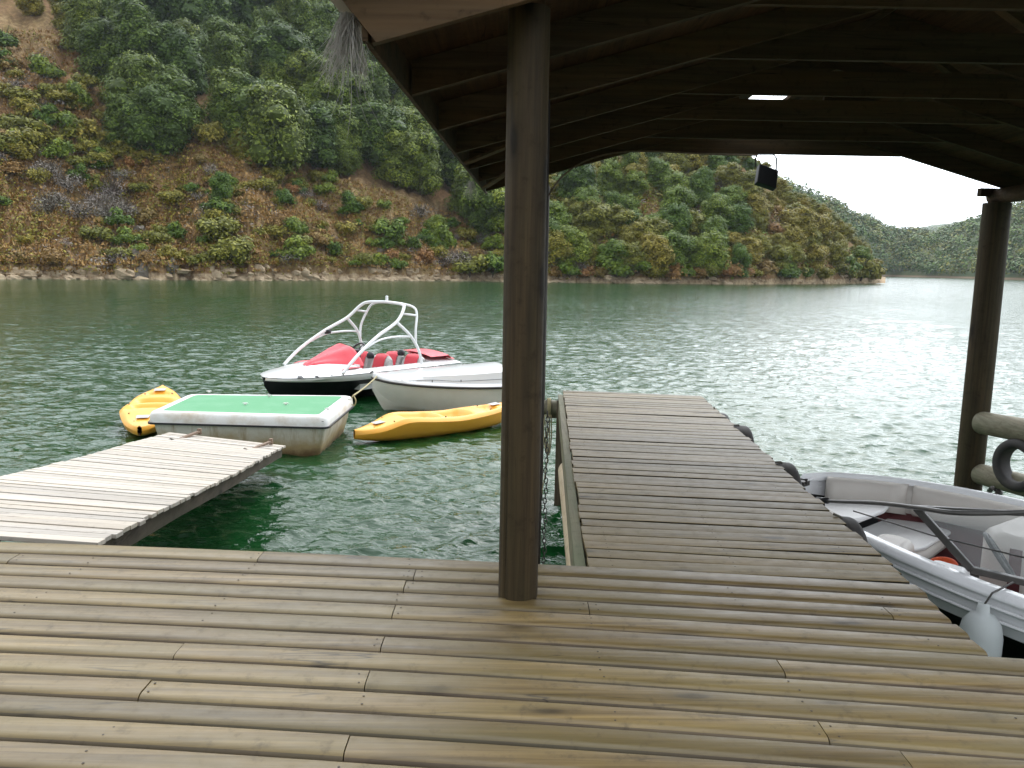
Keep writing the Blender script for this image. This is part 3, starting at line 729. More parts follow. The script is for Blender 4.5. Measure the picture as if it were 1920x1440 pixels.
for i in range(1, len(gaps)):
    y1, y0 = gaps[i - 1] - .007, gaps[i] + .014
    xs = [-6.2] + sorted(joints.get(i, [random.choice([-2.1, -1.28, .36, 1.05])] if rnd() < .5 else [])) + [ends.get(i, 2.05 + U(-.03, .05))]
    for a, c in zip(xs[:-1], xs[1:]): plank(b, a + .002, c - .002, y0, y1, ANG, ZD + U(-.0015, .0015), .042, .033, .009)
    for jx in JX + [j + s_ for j in joints.get(i, []) for s_ in (-.03, .03)]:
        if rnd() < .3 or jx > xs[-1] - .05 or (joints.get(i) and min(abs(jx - j) for j in joints[i]) < .02): continue
        for yy in (y0 + .035, y1 - .03):
            x_ = jx + U(-.012, .012); y_ = yy + math.tan(ANG) * x_ - .009 * x_ * x_ + U(-.006, .006)
            nb.mi = 3; nb.lathe((x_, y_, ZD + .0005), (0, 0, 1), [(.0042, 0), (.0042, .0008), (.0001, .001)], 7); nb.mi = 0
b.build('decking', [M['deck'], M['deck_edge'], M['gap_shade_dirt'], M['nail']], deck, smooth=True, auto=50)
jb = MB()
for jx in JX: jb.beam((jx + .02, 3.85 + math.tan(ANG) * jx, ZD - .13), (jx, -2.3, ZD - .13), .06, .16)
jb.build('joists', M['beam'], deck)
pb = MB()
for x_, y_ in ((-2.9, 3.2), (-.5, 3.2), (1.75, 3.0), (-4.8, 3.2), (1.75, .5), (-2.9, .5)): pb.tube([(x_, y_, -2), (x_, y_, ZD - .22)], .1, 12)
pb.build('piles', M['post'], deck, smooth=True)

# ------------------------------------------------------------ finger pier
pier = empty('finger_pier', (1.3, 6.6, 0)); tag(pier, 'narrow weathered board pier running out from the main deck', 'pier')
pier.location = (0, 0, 0)
def pl(y): return .40 + (y - 3.93) * .039
def prr(y): return 1.97 + (y - 3.75) * .052
b = MB(); y = 3.917; i = 0
nb = b
while y < 9.66:
    w = random.choice([.118, .128, .135, .142]); f_ = (y - 3.9) / 5.7
    a = math.radians(-5.4 - 2.1 * f_)
    x0 = pl(y) + U(-.008, .012); x1 = prr(y) + U(-.014, .014)
    # plank lines are written from x = 0, so the far boards fan out slightly
    off = math.tan(a) * .5 - math.tan(ANG) * .5
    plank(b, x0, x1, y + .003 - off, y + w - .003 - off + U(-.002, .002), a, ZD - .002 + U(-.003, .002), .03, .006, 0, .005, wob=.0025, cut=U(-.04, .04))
    for jx in (.12, .75, 1.4):
        for q in (.03, w - .03):
            x_ = x0 + jx; nb.mi = 3; nb.lathe((x_, y + q + math.tan(a) * x_ - off, ZD - .001), (0, 0, 1), [(.0035, 0), (.0035, .0008), (.0001, .001)], 6); nb.mi = 0
    y += w + U(.0, .005)
b.build('decking', [M['pier'], M['gap_shade_dirt'], M['gap_shade_dirt'], M['nail']], pier, smooth=True, auto=50)
yE = 9.6
for nm, f in (('stringer', pl), ('stringer', prr)):
    s_ = -1 if f is pl else 1
    b = MB(); dx = -.035 if f is pl else -.06
    b.beam((f(3.9) + dx, 3.86, ZD - .12), (f(yE) + dx, yE - .1, ZD - .12), .055, .2); b.build(nm, M['beam'], pier)
b = MB(); b.beam((1.2, 3.9, ZD - .13), (1.45, 9.4, ZD - .13), .06, .17); b.build('stringer', M['beam'], pier)
for x_, y_ in ((.52, 9.3), (2.1, 9.1), (.5, 6.6), (2.0, 6.4)):
    b = MB(); b.tube([(x_ + .1, y_, -2), (x_ + .1, y_, ZD - .06)], .09, 14); b.build('pile', M['post'], pier, smooth=True)
b = MB(); b.beam((.45, 9.45, ZD - .24), (2.2, 9.25, ZD - .24), .1, .1); b.build('crossbeam', M['beam'], pier)

# pale log lying along the pier, cross log to the hidden far post
p0 = P(1060, 878, .97); p1 = P(1084, 1062, .97); d = (p1 - p0).normalized()
b = MB(); pts = [p0 + d * t_ for t_ in (0, .03, .12, .8, 1.6, 2.4, 3.2)]
b.tube([q - p0 + Vector((0, 0, .01 * math.sin(i))) for i, q in enumerate(pts)], [.03, .058, .07, .072, .07, .072, .07], 18)
tag(b.build('pale_log', M['log'], smooth=True, loc=p0, auto=50), 'pale peeled log lying along the left side of the pier', 'log')
b = MB(); b.tube([(-.28, .03, 0), (-.1, .01, 0), (.12, -.01, 0), (.2, -.02, 0)], [.088, .09, .088, .086], 18)
lg = b.build('cross_log', M['rail'], smooth=True, loc=PD(1035, 764, 9.42), auto=50); tag(lg, 'short horizontal log between the far post and the pier end', 'log')

# ------------------------------------------------------------ gangway
NR_, NL_ = P(182, 1019, 1.27), Vector((-3.95, 4.40, 1.27)); FR_, FL_ = P(536, 836, .36), P(319, 811, .40)
gw = empty('gangway', (NR_ + NL_) / 2); tag(gw, 'whitish weathered gangway sloping down from the deck to the float', 'gangway')
g0 = gw.location.copy(); b = MB(); n = 50; sg = MB()
for i in range(n):
    for_near = []
    t0, t1 = i / n + .0012, (i + 1) / n - .0012
    if rnd() < .25: t1 -= .0012
    jl, jr = U(-.006, .006), U(-.008, .008)
    def gp(t_, s_): 
        a_ = NL_.lerp(FL_, t_); c_ = NR_.lerp(FR_, t_); q = a_.lerp(c_, s_); q.z += .008 * math.sin(t_ * 9); return q - g0
    b.bid = rnd(); j = len(b.v); dz = Vector((0, 0, U(-.004, .004)))
    pts = [gp(t0, jl), gp(t0, 1 + jr), gp(t1, 1 + jr), gp(t1, jl)]
    for q in pts: b.v.append(tuple(q + dz))
    for q in pts: b.v.append(tuple(q + dz - Vector((0, 0, .028))))
    for q in ((0, 1, 2, 3), (7, 6, 5, 4), (1, 0, 4, 5), (2, 1, 5, 6), (3, 2, 6, 7), (0, 3, 7, 4)): b.face([j + k for k in q])
b.build('decking', M['white_wood'], gw, loc=(0, 0, 0), bevel=.003)
for s_ in (.03, .5, .97):
    b = MB(); pp = [gp(t_, s_) - Vector((0, 0, .10)) for t_ in (0, .25, .5, .75, .97)]
    for a_, c_ in zip(pp[:-1], pp[1:]): b.beam(a_ + Vector((0, 0, .015)), c_ + Vector((0, 0, .015)), .05, .11)
    b.build('stringer', M['darkbeam'], gw)
for (xa, ya), (xb, yb) in (((316, 831), (374, 809)), ((455, 850), (508, 828))):
    b = MB(); a_ = P(xa, ya, .47) - g0; c_ = P(xb, yb, .46) - g0
    b.beam(a_, c_, .045, .03); b.box(c_, (.05, .05, .08)); br = b.build('hinge_arm', M['rust'], gw, bevel=.004)
    b = MB(); b.tube([a_ + Vector((math.cos(k * .7) * .07, math.sin(k * .7) * .05, .02 + .012 * (k % 3))) for k in range(14)], .014, 6); b.build('rope_knot', M['darkrope'], br)

# ------------------------------------------------------------ float
zt = .60
fl_ = P(275, 816, 0); fr_ = P(604, 846, 0)
TL, TR, BR, BL = P(275, 772, zt), P(613, 781, zt), P(664, 741, zt), P(352, 738, zt)
fo = (TL + TR + BR + BL) / 4; fo.z = 0
flo = empty('float', fo); tag(flo, 'old boxy float with green turf top and stained white sides', 'float')
def ring(pts, dz, inset, k=0):
    c_ = sum(pts, Vector()) / len(pts); out = []
    for q in pts:
        d_ = (c_ - q); d_.z = 0; out.append(q + d_.normalized() * inset * 1.35 + Vector((0, 0, dz)) - fo)
    return out
def rounded(pts, r=.14, n=5):
    out = []; N = len(pts)
    for i in range(N):
        a_, q, c_ = pts[i - 1], pts[i], pts[(i + 1) % N]
        d1 = (a_ - q).normalized() * r; d2 = (c_ - q).normalized() * r
        for k in range(n + 1):
            t_ = k / n; out.append((q + d1) * (1 - t_) ** 2 + q * 2 * t_ * (1 - t_) + (q + d2) * t_ ** 2)
    return out
base = [TL, TR, BR, BL]
rr = rounded(base, .12)
b = MB(); rows = [ring(rr, z_, i_) for z_, i_ in ((-.185, .045), (-.35, .07), (-.6, .13), (-1.0, .22))]
b.grid(rows, close_u=True, flip=True); b.build('hull', M['stain'], flo, smooth=True, auto=60)
b = MB(); rows = [ring(rr, z_, i_) for z_, i_ in ((-.16, -.0), (-.12, .0), (-.045, .008), (-.012, .03), (0, .06), (.004, .12), (-.004, .14))]
b.grid(rows, close_u=True, flip=True); b.build('rim', M['rim'], flo, smooth=True)
b = MB(); rows = [ring(rr, z_, i_) for z_, i_ in ((-.158, .0), (-.16, -.02), (-.185, -.02), (-.19, .045))]
b.grid(rows, close_u=True, flip=True); b.build('rub_strip', M['black'], flo)
b = MB(); b.poly(ring(rr, -.001, .14)); o = b.build('turf_top', M['turf'], flo)
for px, py in ((536, 758), (460, 758), (392, 735), (655, 750), (615, 768), (505, 743)):
    b = MB(); q = P(px, py, zt + .01) - fo
    b.tube([q + Vector((-.05, 0, .016)), q + Vector((-.02, 0, .02)), q + Vector((.02, 0, .02)), q + Vector((.05, 0, .016))], [.004, .008, .008, .004], 8); b.box(q + Vector((0, 0, .005)), (.04, .022, .02))
    b.build('cleat', M['rim'], flo, smooth=True)
def text(body, name, size, loc, rot, mat, parent, shear=.3):
    cu = bpy.data.curves.new(name, 'FONT'); cu.body = body; cu.size = size; cu.shear = shear; cu.extrude = .001; cu.align_x = 'CENTER'; cu.materials.append(mat)
    tmp = bpy.data.objects.new(name, cu); me = bpy.data.meshes.new_from_object(tmp); bpy.data.objects.remove(tmp)
    o = bpy.data.objects.new(name, me); C.objects.link(o); o.parent = parent; o.matrix_local = Matrix.Translation(loc) @ rot.to_4x4(); return o
ux = (fr_ - fl_).normalized(); ux.z = 0; ux.normalize(); nn = Vector((ux.y, -ux.x, 0)); upv = (Vector((0, 0, 1)) + nn * .3).normalized()
fn = ux.cross(upv)
def onfront(px, py):
    q1 = ring(base, -.185, .045); q2 = ring(base, -.6, .13); a_, b_, c_ = q1[0] + fo, q1[1] + fo, q2[0] + fo
    pn = (b_ - a_).cross(c_ - a_).normalized(); d_ = ray(px, py); o_ = Vector((0, 0, CAMZ)); k = (a_ - o_).dot(pn) / d_.dot(pn); return o_ + d_ * k, pn
q_, pn = onfront(574, 796)
if pn.y > 0: pn = -pn
xx = (ring(base, -.185, .045)[1] - ring(base, -.185, .045)[0]).normalized(); yy = pn.cross(xx); 
text('STAR \u25b2 LINE', 'lettering', .085, q_ - fo + pn * .006, Matrix((xx, yy, pn)).transposed(), M['black'], flo)

# ------------------------------------------------------------ kayaks
def kayak():
    L = 3.15; root = empty('kayak')
    xs = [0, .12, .4, .8, 1.3, 1.8, 2.3, 2.7, 3.0, 3.15]; hw = [.03, .12, .25, .35, .39, .39, .35, .25, .12, .03]
    zt_ = [.17, .18, .22, .33, .30, .27, .29, .31, .335, .35]; zb = [.05, .02, -.02, -.05, -.06, -.06, -.05, -.02, .06, .2]
    N = 44; rows = []
    for i in range(N + 1):
        x = L * i / N; w = sinterp(x, xs, hw); t_ = sinterp(x, xs, zt_); k = sinterp(x, xs, zb); r_ = []
        for a in range(9): th = math.pi * a / 8; r_.append((x, -math.cos(th) * w * (1 - .15 * math.sin(th)), t_ - .05 + (k - t_ + .05) * math.sin(th) ** .7))
        rows.append(r_)
    b = MB(); b.grid(rows, flip=True); b.build('hull', M['kayak'], root, smooth=True)
    rows = []; M_ = 16
    def sm(a, c, x): t_ = min(1, max(0, (x - a) / (c - a))); return t_ * t_ * (3 - 2 * t_)
    for i in range(N * 2 + 1):
        x = L * i / (N * 2); w = sinterp(x, xs, hw); t_ = sinterp(x, xs, zt_); r_ = []
        well = max(sm(.75, .95, x) * (1 - sm(1.35, 1.5, x)), sm(1.5, 1.62, x) * (1 - sm(2.0, 2.15, x)) * 1.1, sm(2.35, 2.45, x) * (1 - sm(2.6, 2.7, x)) * .5)
        for a in range(M_ + 1):
            s_ = -1 + 2 * a / M_; y = s_ * w
            crown = .035 * (1 - s_ * s_); rim = -.0 if abs(s_) < .9 else -.05 * (abs(s_) - .9) / .1
            dep = well * .13 * (1 - sm(.45, .78, abs(s_)))
            r_.append((x, y, t_ + crown + rim - dep))
        rows.append(r_)
    b = MB(); b.grid(rows, flip=True); b.build('deck', M['kayak'], root, smooth=True)
    for x, z in ((.42, .275), (2.72, .36)):
        b = MB(); b.poly([(x - .09, -.08, z - .004), (x + .09, -.09, z + .01), (x + .09, .09, z + .01), (x - .09, .08, z - .004)]); b.build('emblem', M['grey_vinyl'], root)
    b = MB()
    for x, y in ((.3, .1), (.3, -.1), (.6, .2), (.6, -.2), (1.5, .31), (1.5, -.31), (2.5, .2), (2.5, -.2)):
        b.lathe((x, y, sinterp(x, xs, zt_) + .022), (0, 0, 1), [(.012, -.01), (.012, .008), (.0001, .01)], 8)
    b.build('fittings', M['black'], root)
    return root
ky = kayak(); tag(ky, 'long yellow kayak floating beside the thick post, behind the gangway end', 'kayak', 'yellow kayaks')
a_ = P(664, 800, .28); frame_x(ky, (a_.x, a_.y, .03), Vector((.79, .62, 0)))
k2 = ky.copy(); C.objects.link(k2)
for ch in list(ky.children):
    q = ch.copy(); C.objects.link(q); q.parent = k2
tag(k2, 'yellow kayak floating end-on, partly hidden behind the left side of the float')
a_ = P(306, 724, .38); e_ = P(262, 812, .12); frame_x(k2, (a_.x, a_.y, .03), Vector((e_.x - a_.x, e_.y - a_.y, 0)))
k2.scale = (1.0, 1.15, 1.0); k2.location = (e_.x, e_.y, .03); k2.rotation_euler = (0, 0, math.atan2(a_.y - e_.y, a_.x - e_.x))

# ------------------------------------------------------------ boats
def mirror(p): return Vector((p[0], -p[1], p[2]))
def hull_parts(root, xs, hg, zg, hc, zc, zk, mside, mbot, N=40, namebot='hull_bottom', strip=None):
    R1, R2 = [], []
    L = xs[-1]
    for i in range(N + 1):
        x = L * (i / N) ** 1.25; g = sinterp(x, xs, hg); c_ = sinterp(x, xs, hc); a, q, k = sinterp(x, xs, zg), sinterp(x, xs, zc), sinterp(x, xs, zk)
        pr_ = [(g, a), (g * .985 + .0, a - .05), (g * .75 + c_ * .25, a + (q - a) * .45), (c_, q)]
        R1.append([(x - (0 if i else 0), y_, z_) for y_, z_ in pr_])
        R2.append([(x, c_, q), (x, c_ * .93, q - .04), (x, c_ * .5, (q + k) / 2), (x, .0, k)])
    for rows, nm, mt in ((R1, 'hull', mside), (R2, namebot, mbot)):
        b = MB(); b.grid(rows); b.grid([[mirror(p) for p in r_] for r_ in rows], flip=True)
        if nm == 'hull': tr = [rows[-1][0], rows[-1][1], rows[-1][2], rows[-1][3]]
        tr = rows[-1]; b.poly([*tr, *[mirror(p) for p in tr[::-1]]])
        b.build(nm, mt, root, smooth=True, auto=50)
# --- white motorboat behind the thick post
wb = empty('motorboat'); tag(wb, 'small white motorboat with a covered deck and red stripe, half behind the thick post', 'motorboat')
bw = P(698, 704, .68); frame_x(wb, (bw.x, bw.y, 0), Vector((.95, .31, 0))); wb.scale = (1.08, 1.0, .88)
xs = [0, .22, .6, 1.15, 1.75, 2.4, 2.9]; hg = [.02, .33, .60, .74, .80, .80, .78]; zg = [.74, .70, .66, .62, .59, .58, .57]
hull_parts(wb, xs, hg, zg, [.01, .12, .36, .56, .66, .68, .68], [.55, .28, .12, .05, .02, .02, .02], [.45, -.02, -.15, -.2, -.22, -.22, -.22], M['gelcream'], M['gelcream'])
b = MB(); rows = []
for i in range(41):
    x = 2.9 * (i / 40) ** 1.2; g = sinterp(x, xs, hg) + .012; z = sinterp(x, xs, zg)
    rows.append([(x - .01, g, z - .05), (x - .01, g + .022, z - .04), (x - .01, g + .022, z - .012), (x - .01, g, z)])
b.grid(rows); b.grid([[mirror(p) for p in r_] for r_ in rows], flip=True); b.build('rub_rail', M['steel'], wb, smooth=True)
b = MB(); rows = []          # white deck moulding with a raised covered cockpit
for i in range(61):
    x = 2.9 * (i / 60); g = sinterp(x, xs, hg); z = sinterp(x, xs, zg)
    hump = .03 + .27 * min(1, max(0, (x - .25) / 2.1)) ** .75 * (1 if x < 2.42 else max(0, 1 - (x - 2.42) / .28))
    pr_ = [(1.01, 0), (.98, .045), (.90, .055), (.84, .06 + hump * .85), (.62, .07 + hump * .98), (.25, .075 + hump), (0, .075 + hump * 1.0)]
    rows.append([(x, g * a, z + c_) for a, c_ in pr_] + [(x, -g * a, z + c_) for a, c_ in pr_[-2::-1]])
b.grid(rows); b.build('deck_cover', M['gelwhite'], wb, smooth=True, auto=60)
b = MB(); b.tube([(.06, 0, .80), (.0, 0, .86), (-.04, 0, .82)], .02, 8); b.box((.08, 0, .79), (.10, .08, .03)); b.build('bow_fitting', M['steel'], wb)
b = MB()
for x in (.45, .95, 1.45): b.tube([(x, -sinterp(x, xs, hg) * .93, .70), (x, -sinterp(x, xs, hg) * .93, .745)], .008, 6)
b.tube(catmull([(x, -sinterp(x, xs, hg) * .93, .745 - .03 * (k % 2)) for k, x in enumerate((.15, .45, .95, 1.45, 2.4))], 4), .006, 6); b.build('grab_line', M['steel'], wb)
b = MB()
x = 2.42
def sidept(x, f_, s_=-1):
    g = sinterp(x, xs, hg) * .985; c_ = sinterp(x, xs, [.01, .12, .36, .56, .66, .68, .68]); a = sinterp(x, xs, zg) - .05
    return Vector((x, s_ * (g + (g * .76 + c_ * .24 - g) * f_ + .006), a + (sinterp(x, xs, [.55, .28, .12, .05, .02, .02, .02]) - a) * .45 * f_))
b.poly([sidept(2.30, .35), sidept(2.50, .50), sidept(2.80, .45), sidept(2.80, .15), sidept(2.60, .22), sidept(2.55, .12), sidept(2.45, .3)]); b.build('red_stripe', M['red'], wb)

# --- red and white speedboat with a tower
jb = empty('speedboat'); tag(jb, 'red and white speedboat with a tall white tower and black bottom', 'speedboat')
JB0 = Vector((-4.78, 15.25, 0)); frame_x(jb, JB0, Vector((.64, .77, 0))); jb.scale = (.97, 1.0, .84)
xs = [0, .2, .6, 1.2, 2.0, 3.0, 4.0, 4.7]; hg = [.05, .42, .74, .98, 1.08, 1.10, 1.04, .95]; zg = [.70, .70, .71, .73, .74, .74, .72, .70]
hull_parts(jb, xs, hg, [z - .0 for z in zg], [.02, .34, .66, .90, 1.0, 1.02, .97, .9], [.63, .62, .61, .59, .58, .56, .54, .53], [.50, .20, -.02, -.15, -.18, -.2, -.2, -.2], M['gelwhite'], M['gelblack'])
def inner(x): return max(.0, sinterp(x, xs, hg) - .26)
c0, c1 = 1.75, 3.85
b = MB(); rows = []
for i in range(31):                      # foredeck
    x = c0 * i / 30; g = sinterp(x, xs, hg); z = sinterp(x, xs, zg)
    rows.append([(x, g * s_, z + .015 + (.20 * min(1, x / 1.3)) * (1 - abs(s_) ** 2.2)) for s_ in [k / 8 for k in range(-8, 9)]])
b.grid(rows, flip=True)
rows = []
for i in range(13):                      # aft deck
    x = c1 + (4.7 - c1) * i / 12; g = sinterp(x, xs, hg); z = sinterp(x, xs, zg)
    rows.append([(x, g * s_, z + .015 + .10 * (1 - abs(s_) ** 2.2)) for s_ in [k / 8 for k in range(-8, 9)]])
b.grid(rows, flip=True)
for sg_ in (1, -1):
    rows = []
    for i in range(25):
        x = c0 + (c1 - c0) * i / 24; g = sinterp(x, xs, hg); z = sinterp(x, xs, zg); q = inner(x)
        rise = .07 * math.sin(math.pi * i / 24) * 0 + .09
        rows.append([(x, sg_ * g, z + .015), (x, sg_ * (g - .06), z + .05), (x, sg_ * (q + .05), z + rise), (x, sg_ * q, z + rise - .02), (x, sg_ * (q - .02), .30)])
    b.grid(rows, flip=(sg_ < 0))
b.poly([(c0, inner(c0), .3), (c0, inner(c0), .92), (c0, -inner(c0), .92), (c0, -inner(c0), .3)])
b.poly([(c1, inner(c1), .3), (c1, inner(c1), .8), (c1, -inner(c1), .8), (c1, -inner(c1), .3)][::-1])
b.build('deck', M['gelwhite'], jb, smooth=True, auto=50)
b = MB(); b.poly([(c0, .8, .3), (c0, -.8, .3), (c1, -.8, .3), (c1, .8, .3)]); b.build('cockpit_floor', M['grey_vinyl'], jb)
b = MB(); rows = []                      # red canvas over the windshield
for i in range(25):
    x = .92 + 1.08 * i / 24; t_ = i / 24; w = .12 + .52 * min(1, t_ * 1.3); hgt = .05 + .46 * t_ ** 1.25 if t_ < .93 else .05 + .44 * (1 - (t_ - .93) * 5)
    z0 = .84 if t_ > .1 else .82
    rows.append([(x + .05 * (1 - s_ * s_), w * s_, z0 + .03 + hgt * (1 - abs(s_) ** 2.6) + .015 * math.sin(s_ * 9 + t_ * 7)) for s_ in [k / 10 for k in range(-10, 11)]])
b.grid(rows, flip=True); b.poly([rows[-1][k] for k in range(21)]); b.build('canvas_cover', M['red'], jb, smooth=True, auto=60)
for sg_ in (-1, 1):
    b = MB(); b.grid([[(x, sg_ * (.78 + dy), .80 + .05 * math.sin(math.pi * k / 8) + .03 * (1 - abs(dy) * 8)) for dy in (-.09 * math.sin(math.pi * k / 8) - .001, 0, .07 * math.sin(math.pi * k / 8) + .001)] for k, x in enumerate(np.linspace(1.25, 1.85, 9))], flip=(sg_ > 0)); b.build('deck_pad', M['red'], jb, smooth=True)
def seat(root, x, y, z, w, h_, tilt, mc, ms, name='seat'):
    b = MB(); prof = [(0, 0), (.02, h_ * .5), (.05, h_ * .85), (.10, h_), (.17, h_ * .98), (.20, h_ * .8), (.2, 0)]
    s_ = bpy.data.objects.new(name, None)
    rows = []
    for k in range(9):
        f_ = -1 + k / 4; sh = 1 - .18 * abs(f_) ** 3
        rows.append([(x + a_ + tilt * c_, y + f_ * w / 2, z + c_ * sh) for a_, c_ in prof])
    b.grid(rows, flip=True); b.poly(rows[0]); b.poly(rows[-1][::-1])
    o = b.build(name, ms, root, smooth=True, auto=60)
    b = MB(); rows = []
    for k in range(7):
        f_ = -.68 + 1.36 * k / 6; sh = 1 - .18 * abs(f_) ** 3
        rows.append([(x + a_ + tilt * c_, y + f_ * w / 2, z + c_ * sh + d_) for a_, c_, d_ in ((-.012, h_ * .12, 0), (.006, h_ * .5, 0), (.036, h_ * .85, 0), (.092, h_, .012), (.16, h_, .008))])
    b.grid(rows, flip=True); b.build('seat_panel', mc, o, smooth=True)
    return o
seat(jb, 2.62, .34, .38, .52, .66, .12, M['red'], M['grey_vinyl']); seat(jb, 2.62, -.30, .38, .52, .66, .12, M['red'], M['grey_vinyl'])
seat(jb, 3.55, .34, .38, .6, .58, .12, M['red'], M['grey_vinyl']); seat(jb, 3.55, -.34, .38, .6, .58, .12, M['red'], M['grey_vinyl'])
for x, y in ((2.75, .02), (3.65, 0.0)):
    b = MB(); b.lathe((x, y, .95), (0, 0, 1), [(.0001, .12), (.05, .11), (.085, .06), (.09, 0), (.07, -.05)], 12); b.build('headrest', M['black'], jb, smooth=True)
b = MB(); rows = []
for i in range(9):
    x = 3.9 + .78 * i / 8; rows.append([(x, s_ * .72, .86 + .10 * (1 - abs(s_) ** 2) + (.05 if i < 7 else -.06)) for s_ in [k / 6 for k in range(-6, 7)]])
b.grid(rows, flip=True); b.poly([rows[-1][k] for k in range(13)]); b.build('engine_cover', M['red'], jb, smooth=True)
def wheel(root, c_, ax, r, tr, mat, name='steering_wheel'):
    b = MB(); n = 22; ax = Vector(ax).normalized(); a = ax.orthogonal().normalized(); q = ax.cross(a); c_ = Vector(c_)
    b.tube([c_ + (a * math.cos(2 * math.pi * k / n) + q * math.sin(2 * math.pi * k / n)) * r for k in range(n + 1)], tr, 8, caps=False)
    for k in range(3): th = 2.09 * k; b.beam(c_, c_ + (a * math.cos(th) + q * math.sin(th)) * r, tr * 1.6, tr * .8)
    b.lathe(c_, ax, [(.0001, tr), (r * .22, tr), (r * .25, -tr), (.0001, -tr)], 12)
    return b.build(name, mat, root, smooth=True)
wheel(jb, (2.2, -.22, 1.20), (-1, 0, .7), .18, .022, M['black'])
b = MB(); b.box((2.0, -.22, .98), (.22, .4, .3)); b.box((2.08, -.22, 1.12), (.10, .34, .2)); b.build('console', M['black'], jb, bevel=.03)
tw = MB()
for s_ in (-1, 1):
    main = catmull([(1.15, s_ * .98, .78), (1.55, s_ * .95, 1.10), (2.15, s_ * .88, 1.45), (2.75, s_ * .82, 1.72), (3.05, s_ * .72, 1.98), (3.15, s_ * .55, 2.07), (3.18, 0, 2.10)], 8)
    tw.tube(main, .034, 10)
    tw.tube(catmull([(3.35, s_ * .98, .78), (3.28, s_ * .95, 1.10), (3.1, s_ * .88, 1.42), (2.78, s_ * .82, 1.70)], 8), .032, 10)
    tw.tube(catmull([(3.22, s_ * .92, 1.25), (3.24, s_ * .9, 1.55), (3.35, s_ * .82, 1.85), (3.38, s_ * .7, 2.0), (3.32, s_ * .4, 2.07), (3.24, 0, 2.09)], 8), .026, 8)
    tw.tube([(3.02, s_ * .76, 1.88), (3.35, s_ * .82, 1.84)], .022, 8)
    tw.tube(catmull([(1.75, s_ * .93, 1.22), (2.2, s_ * .9, 1.38), (2.7, s_ * .88, 1.42), (3.12, s_ * .88, 1.40)], 8), .022, 8)
tower = tw.build('tower', M['tower'], jb, smooth=True); tower.scale = (1, 1, 1.19); tower.location = (0, 0, -.15)
b = MB(); b.lathe((3.22, 0, 2.12), (0, 0, 1), [(.03, 0), (.035, .05), (.03, .08), (.035, .1), (.0001, .12)], 12); b.build('anchor_light', M['lamp'], tower, smooth=True)
b = MB(); b.lathe((2.25, .88, 1.44), (-1, 0, 0), [(.0001, .06), (.055, .06), (.06, -.06), (.0001, -.08)], 12); b.build('tower_clamp', M['black'], tower, smooth=True)
for x, f_, r in ((.45, .0, .07), (.72, .0, .045), (1.0, 0, .04)):
    g = sinterp(x, xs, hg); b = MB(); b.lathe((x, -g * .93, sinterp(x, xs, zg) - .005 + .03), (.1, -.3, 1), [(.0001, .01), (r, .008), (r * 1.3, 0)], 14); b.build('bow_vent', M['gelblack'], jb, smooth=True)

# --- silver bowrider in the slip, right of the pier
sb = empty('bowrider'); tag(sb, 'silver open-bow boat with cream seats moored right of the pier', 'boat')
SB0 = Vector((2.43, 6.55, 0)); SBs = Vector((.64, -.77, 0)); frame_x(sb, SB0, SBs)       # local y > 0 = starboard far side
xs = [0, .1, .25, .5, .9, 1.4, 2.0, 3.0, 4.2, 5.2]; hg = [.10, .34, .50, .72, .92, 1.06, 1.16, 1.22, 1.2, 1.12]
zg = [1.08, 1.08, 1.075, 1.065, 1.045, 1.015, .99, .97, .95, .93]
hcb = [.07, .27, .42, .64, .84, .98, 1.08, 1.14, 1.12, 1.04]; zcb = [.94, .90, .87, .835, .80, .77, .745, .72, .70, .70]
hull_parts(sb, xs, hg, zg, hcb, zcb, [.75, .5, .3, .1, -.1, -.2, -.25, -.28, -.28, -.28], M['silver'], M['gelblack'], N=60)
b = MB()
for f_, dz in ((.30, .0), (.62, .0)):
    for s_ in (-1, 1):
        pts = []
        for i in range(50):
            x = 5.1 * (i / 49) ** 1.3 + .05; g, c_, a, q = (sinterp(x, xs, t_) for t_ in (hg, hcb, zg, zcb))
            pts.append(Vector((x, s_ * (g + (c_ - g) * f_ * .62 + .012), a + (q - a) * f_)))
        b.tube(pts, .011, 6)
b.build('hull_moulding', M['silver'], sb, smooth=True)
def SL(px, py, z): q = P(px, py, z) - SB0; q.z = z; sx_ = SBs.normalized(); return Vector((q.x * sx_.x + q.y * sx_.y, -q.x * sx_.y + q.y * sx_.x, z))
def gi(x): return max(.02, sinterp(x, xs, hg) - (.075 + .05 * min(1, x)))
b = MB()
for s_ in (-1, 1):
    rows = []
    for i in range(61):
        x = 5.2 * (i / 60) ** 1.2; g = sinterp(x, xs, hg); z = sinterp(x, xs, zg); q = gi(x)
        rows.append([(x, s_ * (g + .008), z - .02), (x, s_ * (g + .010), z - .004), (x, s_ * (g - .012), z + .014), (x, s_ * (q + .03), z + .026), (x + .0, s_ * q, z + .005), (x, s_ * (q - .005), z - .04)])
    b.grid(rows, flip=(s_ < 0))
b.poly([(0, .12, 1.065), (.08, .12, 1.075), (.08, -.12, 1.075), (0, -.12, 1.065)])
b.build('gunwale', M['silver'], sb, smooth=True, auto=60)
b = MB()                                    # cream liner: padded side wall, then maroon band, then floor
for s_ in (-1, 1):
    rows = []
    for i in range(51):
        x = .12 + 5.0 * (i / 50) ** 1.2; z = sinterp(x, xs, zg); q = gi(x)
        rows.append([(x, s_ * (q - .0), z - .02), (x, s_ * (q - .04), z - .03), (x, s_ * (q - .06), z - .10), (x, s_ * (q - .055), z - .2), (x, s_ * (q - .02), z - .26)])
    b.grid(rows, flip=(s_ < 0))
b.build('side_padding', M['cream_vinyl'], sb, smooth=True)
b = MB()
